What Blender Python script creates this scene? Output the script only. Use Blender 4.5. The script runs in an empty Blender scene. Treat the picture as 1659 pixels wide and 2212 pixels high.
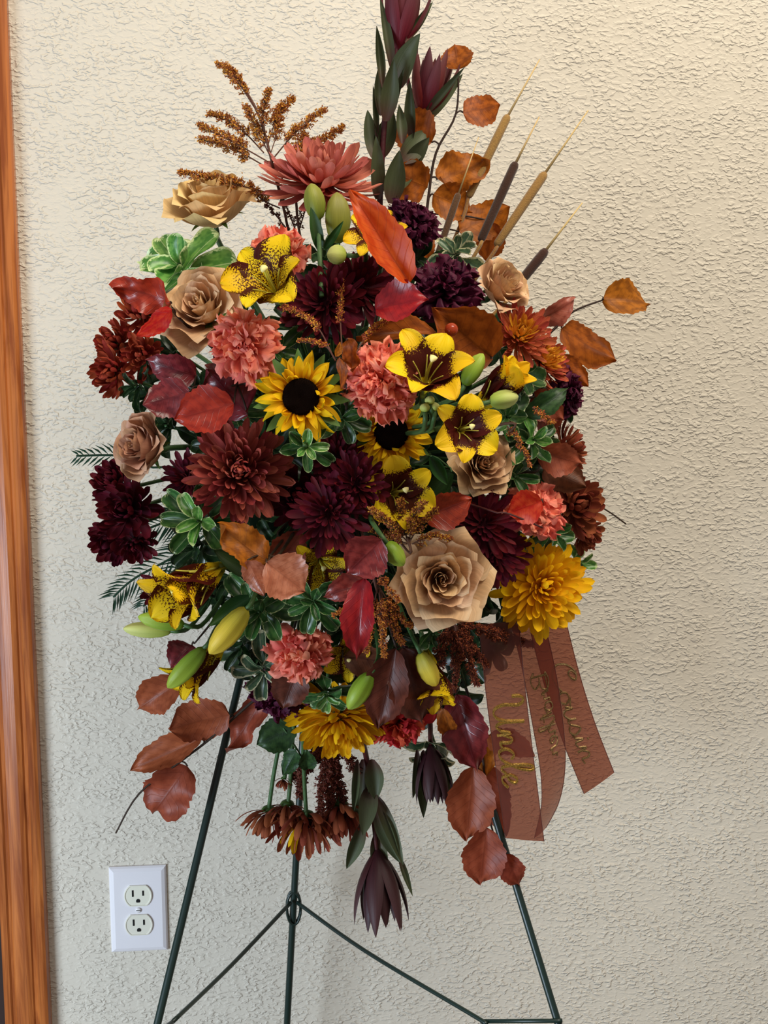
import bpy, math, random
from mathutils import Vector, Matrix, Quaternion
random.seed(7)
sc = bpy.context.scene
COL = sc.collection

# ------------------------------------------------------------------ camera
W_PX, H_PX, F_PX = 1659.0, 2212.0, 3000.0
YAW, PITCH = math.radians(5.4), math.radians(9.6)
FWD = Vector((math.sin(YAW)*math.cos(PITCH), math.cos(YAW)*math.cos(PITCH), -math.sin(PITCH)))
RIGHT = FWD.cross(Vector((0, 0, 1))).normalized()
UP = RIGHT.cross(FWD).normalized()
def ray(px, py):
    return FWD + RIGHT*((px-W_PX/2)/F_PX) - UP*((py-H_PX/2)/F_PX)
OUTLET = Vector((-0.36, 0, 0.40))            # centre of the wall outlet
CAM = OUTLET - ray(300, 1961)*1.754
cd = bpy.data.cameras.new('camera'); cam = bpy.data.objects.new('camera', cd); COL.objects.link(cam)
cd.sensor_fit = 'VERTICAL'; cd.sensor_height = 36; cd.lens = F_PX/H_PX*36
cd.clip_start = 0.05
cam.matrix_world = Matrix(((RIGHT.x, UP.x, -FWD.x, CAM.x), (RIGHT.y, UP.y, -FWD.y, CAM.y), (RIGHT.z, UP.z, -FWD.z, CAM.z), (0, 0, 0, 1)))
sc.camera = cam

# ------------------------------------------------------------------ light and exposure
sc.view_settings.view_transform = 'Standard'; sc.view_settings.look = 'None'
sc.view_settings.exposure = 0.02; sc.view_settings.gamma = 1.0; sc.view_settings.use_curve_mapping = False
wd = bpy.data.worlds.new('room_ambient'); sc.world = wd; wd.use_nodes = True
wd.node_tree.nodes['Background'].inputs['Color'].default_value = (0.98, 0.96, 1.0, 1)
wd.node_tree.nodes['Background'].inputs['Strength'].default_value = 0.27
def area(name, loc, target, sx, sy, power, col):
    l = bpy.data.lights.new(name, 'AREA'); l.shape = 'RECTANGLE'; l.size = sx; l.size_y = sy
    l.energy = power; l.color = col
    o = bpy.data.objects.new(name, l); COL.objects.link(o); o.location = loc
    o.rotation_euler = (Vector(target)-Vector(loc)).to_track_quat('-Z', 'Y').to_euler()
    return o
area('ceiling_light', (0.45, -1.20, 2.50), (0.12, -0.2, 0.9), 1.3, 0.9, 40, (1.0, 0.91, 0.76))
area('window_daylight', (-1.55, -1.30, 0.38), (0.0, 0.0, 0.0), 0.7, 0.6, 33, (0.68, 0.83, 1.0))

# ------------------------------------------------------------------ helpers
def P(px, py, h):
    d = ray(px, py); t = (-h-CAM.y)/d.y
    return CAM + d*t
def mpp(p):                                   # metres per pixel at a point
    return (p-CAM).dot(FWD)/F_PX
def dome(px, py):
    r2 = ((px-745)/560)**2 + ((py-990)/620)**2
    return 0.25 + 0.23*math.sqrt(max(0, 1-r2))
def DP(px, py, dz=0): return P(px, py, dome(px, py)+dz)
REG = []
def cdir(n): return (RIGHT*n[0] + UP*n[1] - FWD*n[2]).normalized()
def basis(z, spin=0):
    z = z.normalized(); x = UP.cross(z)
    if x.length < 1e-3: x = RIGHT.copy()
    x.normalize(); y = z.cross(x)
    m = Matrix((x, y, z)).transposed()
    return m @ Matrix.Rotation(spin, 3, 'Z')
def lin(c):
    return tuple((v/255/12.92 if v/255 <= .04045 else ((v/255+.055)/1.055)**2.4) for v in c) + (1,)

def mesh(name, vs, fs, mat=None, uvs=None, smooth=True, mats=None, fmat=None):
    me = bpy.data.meshes.new(name); me.from_pydata([tuple(v) for v in vs], [], fs)
    if smooth: me.polygons.foreach_set('use_smooth', [True]*len(me.polygons))
    if uvs:
        ul = me.uv_layers.new(name='UVMap')
        flat = []
        for p in me.polygons:
            for vi in p.vertices: flat += list(uvs[vi])
        ul.data.foreach_set('uv', flat)
    if mats:
        for m in mats: me.materials.append(m)
        if fmat: me.polygons.foreach_set('material_index', fmat)
    elif mat: me.materials.append(mat)
    me.update(); return me
def obj(name, me, parent=None, mtx=None):
    o = bpy.data.objects.new(name, me); COL.objects.link(o)
    if parent: o.parent = parent
    if mtx is not None: o.matrix_basis = mtx
    return o
def tag(o, label, cat, group=None):
    o['label'] = label; o['category'] = cat
    if group: o['group'] = group
    return o
def thing(name, label, cat, loc, rot=None, group=None):
    o = bpy.data.objects.new(name, None); COL.objects.link(o); o.empty_display_size = .01
    m = (rot if rot else Matrix.Identity(3)).to_4x4(); m.translation = loc
    o.matrix_basis = m
    MW[o.name] = m
    return tag(o, label, cat, group)
MW = {}
def struct(o): o['kind'] = 'structure'; return o

def tube(pts, rad, sides=7, cap=True):
    n = len(pts); pts = [Vector(p) for p in pts]
    if not isinstance(rad, (list, tuple)): rad = [rad]*n
    vs, fs = [], []; ref = None
    for i, p in enumerate(pts):
        t = (pts[min(i+1, n-1)]-pts[max(i-1, 0)]).normalized()
        if ref is None:
            ref = Vector((0, 0, 1)) if abs(t.z) < .9 else Vector((1, 0, 0))
        a = (ref - t*ref.dot(t)).normalized(); ref = a; b = t.cross(a)
        for k in range(sides):
            th = 2*math.pi*k/sides
            vs.append(p + (a*math.cos(th)+b*math.sin(th))*rad[i])
    for i in range(n-1):
        for k in range(sides):
            k2 = (k+1) % sides
            fs.append((i*sides+k, i*sides+k2, (i+1)*sides+k2, (i+1)*sides+k))
    if cap:
        fs.append(tuple(range(sides-1, -1, -1))); fs.append(tuple((n-1)*sides+k for k in range(sides)))
    return vs, fs
def join(parts):
    V, F = [], []
    for vs, fs in parts:
        o = len(V); V += list(vs); F += [tuple(i+o for i in f) for f in fs]
    return V, F
def smooth_path(pts, n=6):
    pts = [Vector(p) for p in pts]
    if len(pts) < 3: return [pts[0].lerp(pts[-1], i/n) for i in range(n+1)]
    out = []
    for i in range(len(pts)-1):
        p0 = pts[max(i-1, 0)]; p1 = pts[i]; p2 = pts[i+1]; p3 = pts[min(i+2, len(pts)-1)]
        for k in range(n):
            t = k/n
            out.append(.5*((2*p1)+(p2-p0)*t+(2*p0-5*p1+4*p2-p3)*t*t+(3*p1-p0-3*p2+p3)*t**3))
    out.append(pts[-1]); return out
def tubes_local(root, paths, mat, name, sides=6):
    inv = MW[root.name].inverted()
    V, F = join([tube([inv @ Vector(p) for p in pts], r, sides) for pts, r in paths])
    return obj(name, mesh(name, V, F, mat), root)

# ------------------------------------------------------------------ materials
MATS = {}
class NT:
    def __init__(s, name):
        s.m = bpy.data.materials.new(name); s.m.use_nodes = True; s.t = s.m.node_tree
        for n in list(s.t.nodes): s.t.nodes.remove(n)
        s.out = s.n('ShaderNodeOutputMaterial'); MATS[name] = s.m
    def n(s, ty, **kw):
        nd = s.t.nodes.new(ty)
        for k, v in kw.items():
            if k in nd.inputs: nd.inputs[k].default_value = v
            else: setattr(nd, k, v)
        return nd
    def l(s, a, b): s.t.links.new(a, b)
    def math(s, op, a, b=None, clamp=False):
        nd = s.t.nodes.new('ShaderNodeMath'); nd.operation = op; nd.use_clamp = clamp
        for i, x in enumerate((a, b)):
            if x is None: continue
            if hasattr(x, 'links'): s.l(x, nd.inputs[i])
            else: nd.inputs[i].default_value = x
        return nd.outputs[0]
    def mix(s, f, a, b):
        nd = s.t.nodes.new('ShaderNodeMix'); nd.data_type = 'RGBA'
        for sock, x in ((nd.inputs[0], f), (nd.inputs[6], a), (nd.inputs[7], b)):
            if hasattr(x, 'links'): s.l(x, sock)
            else: sock.default_value = x
        return nd.outputs[2]
    def smooth(s, x, lo, hi):
        nd = s.t.nodes.new('ShaderNodeMapRange'); nd.interpolation_type = 'SMOOTHSTEP'
        s.l(x, nd.inputs[0]); nd.inputs[1].default_value = lo; nd.inputs[2].default_value = hi
        return nd.outputs[0]
    def uv(s):
        t = s.n('ShaderNodeTexCoord'); sp = s.n('ShaderNodeSeparateXYZ'); s.l(t.outputs['UV'], sp.inputs[0])
        return t.outputs['UV'], sp.outputs[0], sp.outputs[1]
    def vary(s, col, amt=.12, hue=.01):
        r = s.n('ShaderNodeObjectInfo'); h = s.n('ShaderNodeHueSaturation')
        mr = s.n('ShaderNodeMapRange'); s.l(r.outputs['Random'], mr.inputs[0])
        mr.inputs[3].default_value = 1-amt; mr.inputs[4].default_value = 1+amt
        s.l(mr.outputs[0], h.inputs['Value'])
        mh = s.n('ShaderNodeMapRange'); s.l(r.outputs['Random'], mh.inputs[0])
        mh.inputs[3].default_value = .5-hue; mh.inputs[4].default_value = .5+hue
        s.l(mh.outputs[0], h.inputs['Hue'])
        if hasattr(col, 'links'): s.l(col, h.inputs['Color'])
        else: h.inputs['Color'].default_value = col
        return h.outputs[0]
    def surf(s, col, rough=.6, trans=0., spec=.3, normal=None, metal=0., sheen=0.):
        b = s.n('ShaderNodeBsdfPrincipled'); b.inputs['Roughness'].default_value = rough
        b.inputs['Specular IOR Level'].default_value = spec; b.inputs['Metallic'].default_value = metal
        b.inputs['Sheen Weight'].default_value = sheen
        if hasattr(col, 'links'): s.l(col, b.inputs['Base Color'])
        else: b.inputs['Base Color'].default_value = col
        if normal is not None: s.l(normal, b.inputs['Normal'])
        o = b.outputs[0]
        if trans:
            t = s.n('ShaderNodeBsdfTranslucent')
            if hasattr(col, 'links'): s.l(col, t.inputs[0])
            else: t.inputs[0].default_value = col
            mx = s.n('ShaderNodeMixShader'); mx.inputs[0].default_value = trans
            s.l(o, mx.inputs[1]); s.l(t.outputs[0], mx.inputs[2]); o = mx.outputs[0]
        s.l(o, s.out.inputs[0]); return s.m
    def bump(s, h, strength=.4, dist=.001):
        b = s.n('ShaderNodeBump'); b.inputs['Strength'].default_value = strength; b.inputs['Distance'].default_value = dist
        s.l(h, b.inputs['Height']); return b.outputs[0]

def petal_mat(name, base, tip, rough=.65, trans=.22, streak=.25, amt=.14, lo=.1, hi=.9, spec=.15, edge=None):
    m = NT(name); uv, u, v = m.uv()
    mp = m.n('ShaderNodeMapping'); mp.inputs['Scale'].default_value = (26, 1.6, 1); m.l(uv, mp.inputs[0])
    nz = m.n('ShaderNodeTexNoise', Scale=1.0, Detail=3.0); m.l(mp.outputs[0], nz.inputs[0])
    c = m.mix(m.smooth(v, lo, hi), lin(base), lin(tip))
    if edge:
        e = m.math('ABSOLUTE', m.math('SUBTRACT', m.math('MULTIPLY', u, 2.), 1.))
        c = m.mix(m.math('MULTIPLY', m.smooth(e, .65, 1.), .6), c, lin(edge))
    d = m.mix(1., c, c);
    dk = m.n('ShaderNodeHueSaturation'); dk.inputs['Value'].default_value = 1-streak; m.l(c, dk.inputs['Color'])
    c2 = m.mix(m.smooth(nz.outputs[0], .35, .65), dk.outputs[0], c)
    return m.surf(m.vary(c2, amt), rough, trans, spec, m.bump(nz.outputs[0], .35, .0006))

petal_mat('rose_tan', (186, 134, 90), (220, 178, 134), .75, .14, .12, .05, .0, .9, .12, edge=(236, 204, 164))
petal_mat('rose_gold', (200, 152, 92), (232, 196, 138), .75, .14, .12, .05, .0, .9, .12, edge=(236, 206, 150))
petal_mat('rose_pinkish', (168, 110, 78), (202, 150, 116), .75, .14, .12, .05, .0, .9, .12, edge=(214, 172, 144))
petal_mat('carnation_coral', (236, 84, 72), (254, 144, 118), .7, .28, .15, .08, .2, 1., .1, edge=(253, 172, 148))
petal_mat('carnation_red', (196, 46, 40), (226, 84, 66), .7, .25, .15, .08, .2, 1., .1)
petal_mat('carnation_plum', (44, 8, 26), (84, 18, 48), .6, .12, .3, .25, .2, 1., .2)
petal_mat('mum_terracotta', (188, 86, 68), (220, 132, 114), .7, .2, .2, .12, .1, .9, .1)
petal_mat('mum_dusty_red', (118, 36, 32), (180, 84, 72), .7, .15, .25, .15, .1, .95, .12)
petal_mat('mum_bronze', (196, 96, 40), (200, 96, 70), .65, .22, .2, .12, .1, .9, .1, edge=(226, 140, 90))
petal_mat('mum_bronze_heart', (232, 178, 44), (242, 172, 58), .65, .22, .2, .12, .1, .9, .1)
petal_mat('mum_burgundy', (58, 8, 18), (104, 20, 36), .6, .14, .3, .25, .1, .95, .2)
petal_mat('mum_redbrown', (138, 40, 26), (182, 76, 52), .65, .22, .25, .2, .1, .9, .12)
petal_mat('mum_rust', (116, 48, 28), (160, 82, 56), .65, .2, .25, .2, .1, .9, .12)
petal_mat('mum_yellow', (206, 128, 8), (246, 190, 22), .6, .28, .14, .1, .0, .7, .15)
petal_mat('sunflower_yellow', (232, 150, 8), (250, 200, 20), .6, .3, .2, .08, .0, .6, .12)
petal_mat('leucadendron_bract_dark', (54, 18, 24), (70, 40, 42), .5, .1, .25, .2, .1, .9, .3)
petal_mat('leucadendron_bract', (122, 26, 38), (104, 56, 60), .5, .18, .25, .22, .1, .9, .3)
petal_mat('leucadendron_leaf', (80, 52, 44), (80, 86, 58), .5, .15, .2, .15, .0, .5, .3)
petal_mat('sepal_green', (62, 92, 36), (96, 128, 56), .5, .15, .2, .1, 0, 1, .3)
petal_mat('bud_green', (118, 150, 40), (168, 190, 66), .4, .15, .2, .08, 0, 1, .35)
petal_mat('bud_olive', (120, 128, 40), (150, 146, 62), .45, .12, .2, .08, 0, 1, .3)
petal_mat('bud_yellow', (190, 180, 60), (240, 208, 70), .45, .2, .2, .08, 0, .8, .25)
petal_mat('bud_pale', (180, 196, 84), (226, 228, 140), .45, .2, .15, .08, 0, 1, .25)
petal_mat('foliage_plain', (34, 62, 28), (60, 96, 44), .4, .15, .3, .2, 0, 1, .35)

def lily_mat(name, lo1, hi1, lo2, hi2, gain, speck):
    m = NT(name); uv, u, v = m.uv()
    mp = m.n('ShaderNodeMapping'); mp.inputs['Scale'].default_value = (20, 34, 1); m.l(uv, mp.inputs[0])
    oi = m.n('ShaderNodeObjectInfo'); m.l(m.math('MULTIPLY', oi.outputs['Random'], 20.), mp.inputs['Location']) if False else None
    nz = m.n('ShaderNodeTexNoise', Scale=1.0, Detail=2.0, Roughness=.7); m.l(mp.outputs[0], nz.inputs[0])
    e = m.math('ABSOLUTE', m.math('SUBTRACT', m.math('MULTIPLY', u, 2.), 1.))
    band = m.math('MULTIPLY', m.smooth(v, lo1, hi1), m.math('SUBTRACT', 1., m.smooth(v, lo2, hi2)))
    band = m.math('MULTIPLY', band, gain)
    band = m.math('ADD', band, m.math('MULTIPLY', m.math('MULTIPLY', m.smooth(e, .5, 1.), m.smooth(v, .1, .4)), speck))
    mask = m.smooth(m.math('ADD', band, m.math('MULTIPLY', m.math('SUBTRACT', nz.outputs[0], .5), 1.6)), .46, .56)
    yel = m.mix(m.smooth(v, .0, .3), lin((168, 160, 30)), lin((246, 202, 24)))
    c = m.mix(mask, yel, lin((74, 22, 10)))
    mp2 = m.n('ShaderNodeMapping'); mp2.inputs['Scale'].default_value = (16, 1, 1); m.l(uv, mp2.inputs[0])
    n2 = m.n('ShaderNodeTexNoise', Scale=1.0); m.l(mp2.outputs[0], n2.inputs[0])
    m.surf(m.vary(c, .06), .5, .25, .2, m.bump(n2.outputs[0], .5, .001))
lily_mat('lily_banded', .14, .3, .48, .88, .95, .3)
lily_mat('lily_speckled', .12, .3, .65, 1.05, .52, .42)

def leaf_mat(name, c1, c2, rough=.4, trans=.25, spec=.4, amt=.12, vein=(.82)):
    m = NT(name); uv, u, v = m.uv()
    e = m.math('ABSOLUTE', m.math('SUBTRACT', m.math('MULTIPLY', u, 2.), 1.))
    ph = m.math('FRACT', m.math('MULTIPLY', m.math('SUBTRACT', v, m.math('MULTIPLY', e, .22)), 9.))
    w = m.math('ABSOLUTE', m.math('SUBTRACT', ph, .5))
    line = m.math('MAXIMUM', m.smooth(w, .40, .5), m.math('SUBTRACT', 1., m.smooth(e, .0, .06)))
    tc = m.n('ShaderNodeTexCoord')
    nz = m.n('ShaderNodeTexNoise', Scale=5.0, Detail=4.0); m.l(uv, nz.inputs[0])
    n2 = m.n('ShaderNodeTexNoise', Scale=40.0, Detail=2.0); m.l(uv, n2.inputs[0])
    c = m.mix(m.smooth(nz.outputs[0], .35, .65), lin(c1), lin(c2))
    dk = m.n('ShaderNodeHueSaturation'); dk.inputs['Value'].default_value = vein; m.l(c, dk.inputs['Color'])
    c = m.mix(m.math('MULTIPLY', line, .8), c, dk.outputs[0])
    hgt = m.math('ADD', m.math('MULTIPLY', line, -1.), m.math('MULTIPLY', n2.outputs[0], .3))
    return m.surf(m.vary(c, amt), rough, trans, spec, m.bump(hgt, .2, .0008))
leaf_mat('beech_orange', (136, 70, 16), (184, 102, 28), .5, .4, .3)
leaf_mat('beech_rust', (142, 68, 40), (166, 86, 54), .45, .28, .35)
leaf_mat('beech_red', (190, 46, 20), (212, 76, 34), .4, .4, .35)
leaf_mat('beech_deep_red', (140, 26, 24), (172, 44, 34), .32, .25, .5)
leaf_mat('beech_purple', (96, 24, 30), (134, 46, 48), .3, .18, .55)
leaf_mat('beech_brown', (84, 42, 26), (108, 58, 38), .45, .25, .35)
leaf_mat('beech_pinkbrown', (158, 84, 58), (186, 112, 84), .35, .2, .5)
leaf_mat('mum_leaf', (30, 56, 26), (52, 82, 40), .45, .2, .35)

def variegated(name, g1, g2, margin, k=.78):
    m = NT(name); uv, u, v = m.uv()
    e = m.math('ABSOLUTE', m.math('SUBTRACT', m.math('MULTIPLY', u, 2.), 1.))
    e = m.math('MAXIMUM', e, m.smooth(v, .55, 1.03))
    nz = m.n('ShaderNodeTexNoise', Scale=14.0, Detail=2.0); m.l(uv, nz.inputs[0])
    mk = m.smooth(m.math('ADD', e, m.math('MULTIPLY', m.math('SUBTRACT', nz.outputs[0], .5), .5)), k+.03, k+.13)
    n2 = m.n('ShaderNodeTexNoise', Scale=4.0, Detail=2.0); m.l(uv, n2.inputs[0])
    g = m.mix(m.smooth(n2.outputs[0], .4, .6), lin(g1), lin(g2))
    rib = m.math('SUBTRACT', 1., m.smooth(m.math('ABSOLUTE', m.math('SUBTRACT', u, .5)), .0, .035))
    g = m.mix(m.math('MULTIPLY', rib, .5), g, lin(margin))
    c = m.mix(mk, g, lin(margin))
    m.surf(m.vary(c, .18), .32, .2, .5, m.bump(m.math('MULTIPLY', rib, -1.), .4, .001))
variegated('pittosporum_fresh', (70, 122, 50), (112, 160, 74), (206, 222, 160), .8)
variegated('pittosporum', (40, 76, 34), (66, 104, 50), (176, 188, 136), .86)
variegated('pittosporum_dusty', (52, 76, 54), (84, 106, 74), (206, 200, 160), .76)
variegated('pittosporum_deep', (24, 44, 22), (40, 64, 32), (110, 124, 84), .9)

def plain(name, col, rough=.5, spec=.3, trans=0, metal=0, amt=.05, nscale=0, nb=.0005, sheen=0):
    m = NT(name); c = lin(col); nrm = None
    if nscale:
        tc = m.n('ShaderNodeTexCoord'); nz = m.n('ShaderNodeTexNoise', Scale=float(nscale), Detail=3.0)
        m.l(tc.outputs['Object'], nz.inputs[0])
        c = m.mix(nz.outputs[0], lin(tuple(x*.75 for x in col)), lin(tuple(min(255, x*1.2) for x in col)))
        nrm = m.bump(nz.outputs[0], .6, nb)
    return m.surf(m.vary(c, amt), rough, trans, spec, nrm, metal, sheen)
plain('stem_green', (64, 92, 50), .5, nscale=300)
plain('stem_dark', (52, 36, 26), .6, nscale=300)
plain('stem_red', (70, 26, 26), .5, nscale=300)
plain('filament', (206, 196, 80), .45, trans=.2)
plain('stigma', (240, 226, 150), .5)
plain('solidago_rust', (152, 78, 44), .7, amt=.02, nscale=500)
plain('solidago_gold', (206, 138, 48), .7, amt=.02, nscale=500)
plain('solidago_dark', (96, 40, 24), .7, amt=.02, nscale=500)
plain('solidago_stem', (92, 58, 44), .7)
plain('cattail_brown', (88, 60, 42), .9, .1, nscale=900, nb=.0008, sheen=.3)
plain('cattail_dark', (66, 44, 34), .9, .1, nscale=900, nb=.0008, sheen=.3)
plain('cattail_tan', (150, 112, 64), .9, .1, nscale=900, nb=.0008, sheen=.3)
plain('straw', (206, 176, 118), .6)
plain('easel_metal', (20, 40, 34), .35, .5)
plain('outlet_white', (226, 222, 224), .3, .5)
plain('outlet_ivory', (228, 224, 206), .3, .5)
plain('slot_dark', (20, 18, 16), .7)
plain('screw_white', (232, 228, 226), .3, .6)
plain('foam_green', (22, 34, 20), .9, .1, nscale=200)
plain('sunflower_disc', (20, 9, 6), .95, .05, nscale=900, nb=.001)
plain('mum_eye', (46, 10, 18), .9, .1, nscale=900, nb=.001)
plain('door_dark', (52, 36, 30), .6)
plain('fern_green', (30, 62, 40), .5, .3, .15, amt=.15)

# wall: skip-trowel texture
m = NT('wall_paint'); tc = m.n('ShaderNodeTexCoord')
mp = m.n('ShaderNodeMapping'); mp.inputs['Scale'].default_value = (.62, 1, 1.1); mp.inputs['Rotation'].default_value = (0, .15, 0)
m.l(tc.outputs['Object'], mp.inputs[0])
n1 = m.n('ShaderNodeTexNoise', Scale=205.0, Detail=2.0, Roughness=.45, Distortion=.5); m.l(mp.outputs[0], n1.inputs[0])
n3 = m.n('ShaderNodeTexNoise', Scale=30.0, Detail=2.0); m.l(mp.outputs[0], n3.inputs[0])
plat = m.smooth(n1.outputs[0], .46, .66)
hh = m.math('ADD', plat, m.math('MULTIPLY', n1.outputs[0], .35))
hh = m.math('MULTIPLY', hh, m.math('ADD', m.smooth(n3.outputs[0], .30, .62), .22))
n4 = m.n('ShaderNodeTexNoise', Scale=1.5, Detail=2.0); m.l(tc.outputs['Object'], n4.inputs[0])
wc = m.mix(n4.outputs[0], lin((212, 203, 186)), lin((220, 211, 194)))
m.surf(wc, .62, 0, .25, m.bump(hh, .6, .0019))
# oak
m = NT('oak'); tc = m.n('ShaderNodeTexCoord'); mp = m.n('ShaderNodeMapping'); mp.inputs['Scale'].default_value = (34, 34, 2.2)
m.l(tc.outputs['Object'], mp.inputs[0])
n1 = m.n('ShaderNodeTexNoise', Scale=2.2, Detail=6.0, Roughness=.6, Distortion=.8); m.l(mp.outputs[0], n1.inputs[0])
mp2 = m.n('ShaderNodeMapping'); mp2.inputs['Scale'].default_value = (260, 260, 6); m.l(tc.outputs['Object'], mp2.inputs[0])
n2 = m.n('ShaderNodeTexNoise', Scale=2.0, Detail=2.0); m.l(mp2.outputs[0], n2.inputs[0])
c = m.mix(m.smooth(n1.outputs[0], .35, .66), lin((142, 72, 32)), lin((192, 112, 54)))
c = m.mix(m.math('MULTIPLY', m.smooth(n2.outputs[0], .55, .7), .35), c, lin((104, 50, 22)))
m.surf(c, .25, 0, .5, m.bump(n2.outputs[0], .15, .0005))
# carpet
plain('carpet', (104, 94, 84), .95, .05, nscale=400, nb=.002)
# ribbon: sheer copper organza
m = NT('ribbon_copper'); uv, u, v = m.uv()
mp = m.n('ShaderNodeMapping'); mp.inputs['Scale'].default_value = (260, 900, 1); m.l(uv, mp.inputs[0])
wv = m.n('ShaderNodeTexNoise', Scale=1.0); m.l(mp.outputs[0], wv.inputs[0])
pb = m.n('ShaderNodeBsdfPrincipled', Roughness=.42); pb.inputs['Base Color'].default_value = lin((114, 56, 42))
pb.inputs['Sheen Weight'].default_value = .4; pb.inputs['Specular IOR Level'].default_value = .5
m.l(m.bump(wv.outputs[0], .2, .0003), pb.inputs['Normal'])
tl = m.n('ShaderNodeBsdfTranslucent'); tl.inputs[0].default_value = lin((150, 72, 50))
mx1 = m.n('ShaderNodeMixShader'); mx1.inputs[0].default_value = .25; m.l(pb.outputs[0], mx1.inputs[1]); m.l(tl.outputs[0], mx1.inputs[2])
tr = m.n('ShaderNodeBsdfTransparent'); tr.inputs[0].default_value = lin((214, 150, 124))
mx2 = m.n('ShaderNodeMixShader'); mx2.inputs[0].default_value = .38; m.l(mx1.outputs[0], mx2.inputs[1]); m.l(tr.outputs[0], mx2.inputs[2])
m.l(mx2.outputs[0], m.out.inputs[0])
def glitter(name, col, rough):
    m = NT(name); tc = m.n('ShaderNodeTexCoord'); vo = m.n('ShaderNodeTexVoronoi', Scale=1400.0); m.l(tc.outputs['Object'], vo.inputs[0])
    b = m.n('ShaderNodeBump'); b.inputs['Strength'].default_value = 1.; b.inputs['Distance'].default_value = .002
    sp = m.n('ShaderNodeSeparateColor'); m.l(vo.outputs['Color'], sp.inputs[0]); m.l(sp.outputs[0], b.inputs['Height'])
    c = m.mix(sp.outputs[1], lin(tuple(x*.6 for x in col)), lin(col))
    m.surf(c, rough, 0, .5, b.outputs[0], .75)
glitter('gold_glitter', (236, 186, 90), .28)
glitter('gold_faded', (190, 156, 104), .4)
M = MATS

# ------------------------------------------------------------------ the room
struct(obj('floor', mesh('floor', [(-3, -3.2, 0), (3, -3.2, 0), (3, .2, 0), (-3, .2, 0)], [(0, 1, 2, 3)], M['carpet'], smooth=False)))
XT = .5*(P(107, 2212, .008).x + P(20, 0, .008).x)          # outer edge of the door casing
def boxv(x0, x1, y0, y1, z0, z1):
    vs = [(x, y, z) for z in (z0, z1) for y in (y0, y1) for x in (x0, x1)]
    return vs, [(0, 2, 3, 1), (4, 5, 7, 6), (0, 1, 5, 4), (2, 6, 7, 3), (0, 4, 6, 2), (1, 3, 7, 5)]
v_, f_ = boxv(XT-.03, 3, 0, .12, 0, 2.6)
struct(obj('wall_back', mesh('wall_back', v_, f_, M['wall_paint'], smooth=False)))
prof = [(0, .0), (0, -.011), (-.002, -.015), (-.006, -.0165), (-.013, -.0165), (-.0155, -.0135), (-.018, -.0135), (-.020, -.0155),
        (-.026, -.0165), (-.034, -.0155), (-.041, -.0125), (-.0435, -.0095), (-.046, -.0095), (-.0485, -.0115), (-.053, -.0115), (-.057, -.009), (-.057, 0)]
vs, fs = [], []
for z in (0, 2.3):
    vs += [(XT+x, y, z) for x, y in prof]
n = len(prof)
for i in range(n): fs.append((i, (i+1) % n, n+(i+1) % n, n+i))
fs.append(tuple(range(n))); fs.append(tuple(range(2*n-1, n-1, -1)))
struct(obj('trim_1', mesh('trim_1', vs, [f[::-1] for f in fs], M['oak'], smooth=False)))
v_, f_ = boxv(XT-.072, XT-.057, .004, .12, 0, 2.3); struct(obj('trim_2', mesh('trim_2', v_, f_, M['door_dark'], smooth=False)))
v_, f_ = boxv(XT-.95, XT-.073, .03, .07, .004, 2.28); struct(obj('door_1', mesh('door_1', v_, f_, M['door_dark'], smooth=False)))

# ------------------------------------------------------------------ wall outlet
def outlet():
    r = thing('wall_outlet', 'white double electrical outlet on the wall beside the wooden door casing', 'outlet', OUTLET)
    w, h = .0355, .057
    vs, fs = [], []
    for (k, y) in ((1., 0), (1., -.0025), (.955, -.0045), (.86, -.0062)):
        dx = w*(1-k) if k == 1. else (w-(.002 if k > .9 else .006)); dx = w if k == 1. else dx
        dz = h if k == 1. else (h-(.002 if k > .9 else .006))
        vs += [(-dx, y, -dz), (dx, y, -dz), (dx, y, dz), (-dx, y, dz)]
    for i in range(3):
        for k in range(4): fs.append((i*4+k, i*4+(k+1) % 4, i*4+4+(k+1) % 4, i*4+4+k))
    fs.append((12, 13, 14, 15))
    obj('cover_plate', mesh('cover_plate', vs, fs, M['outlet_white'], smooth=False), r)
    for zc in (.0195, -.0195):
        pr = []
        for i in range(40):
            a = 2*math.pi*i/40; x = .0172*math.cos(a); z = .0172*math.sin(a)
            pr.append((x, max(-.0138, min(.0138, z))))
        vs = [(x, y, z) for y, k in ((-.006, 1.), (-.0082, 1.), (-.0084, .93), (-.0076, .88)) for x, z in [(a*k, b*k) for a, b in pr]]
        fs = [(j*40+i, j*40+(i+1) % 40, j*40+40+(i+1) % 40, j*40+40+i) for j in range(3) for i in range(40)] + [tuple(120+i for i in range(40))]
        rc = obj('receptacle', mesh('receptacle', vs, fs, M['outlet_ivory'], smooth=False), r, Matrix.Translation((0, 0, zc)))
        for sx, hh in ((-.0064, .0085), (.0064, .0068)):
            v_, f_ = boxv(sx-.0011, sx+.0011, -.0080, -.0070, .0035-hh/2, .0035+hh/2)
            obj('slot', mesh('slot', v_, f_, M['slot_dark'], smooth=False), rc)
        gv = [(.0026*math.cos(a), y, -.0068+.0028*max(-.7, math.sin(a))) for y in (-.0080, -.0070) for a in [2*math.pi*i/16 for i in range(16)]]
        gf = [tuple(range(16))] + [(i, (i+1) % 16, 16+(i+1) % 16, 16+i) for i in range(16)]
        obj('ground_hole', mesh('ground_hole', gv, gf, M['slot_dark'], smooth=False), rc)
    sv, sf = tube([(0, -.0055, 0), (0, -.0075, 0), (0, -.008, 0)], [.0036, .0034, .002], 14)
    s = obj('screw', mesh('screw', sv, sf, M['screw_white']), r)
    v_, f_ = boxv(-.0028, .0028, -.0083, -.0079, -.0004, .0004); obj('slot', mesh('slot', v_, f_, M['slot_dark'], smooth=False), s)
outlet()

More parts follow.
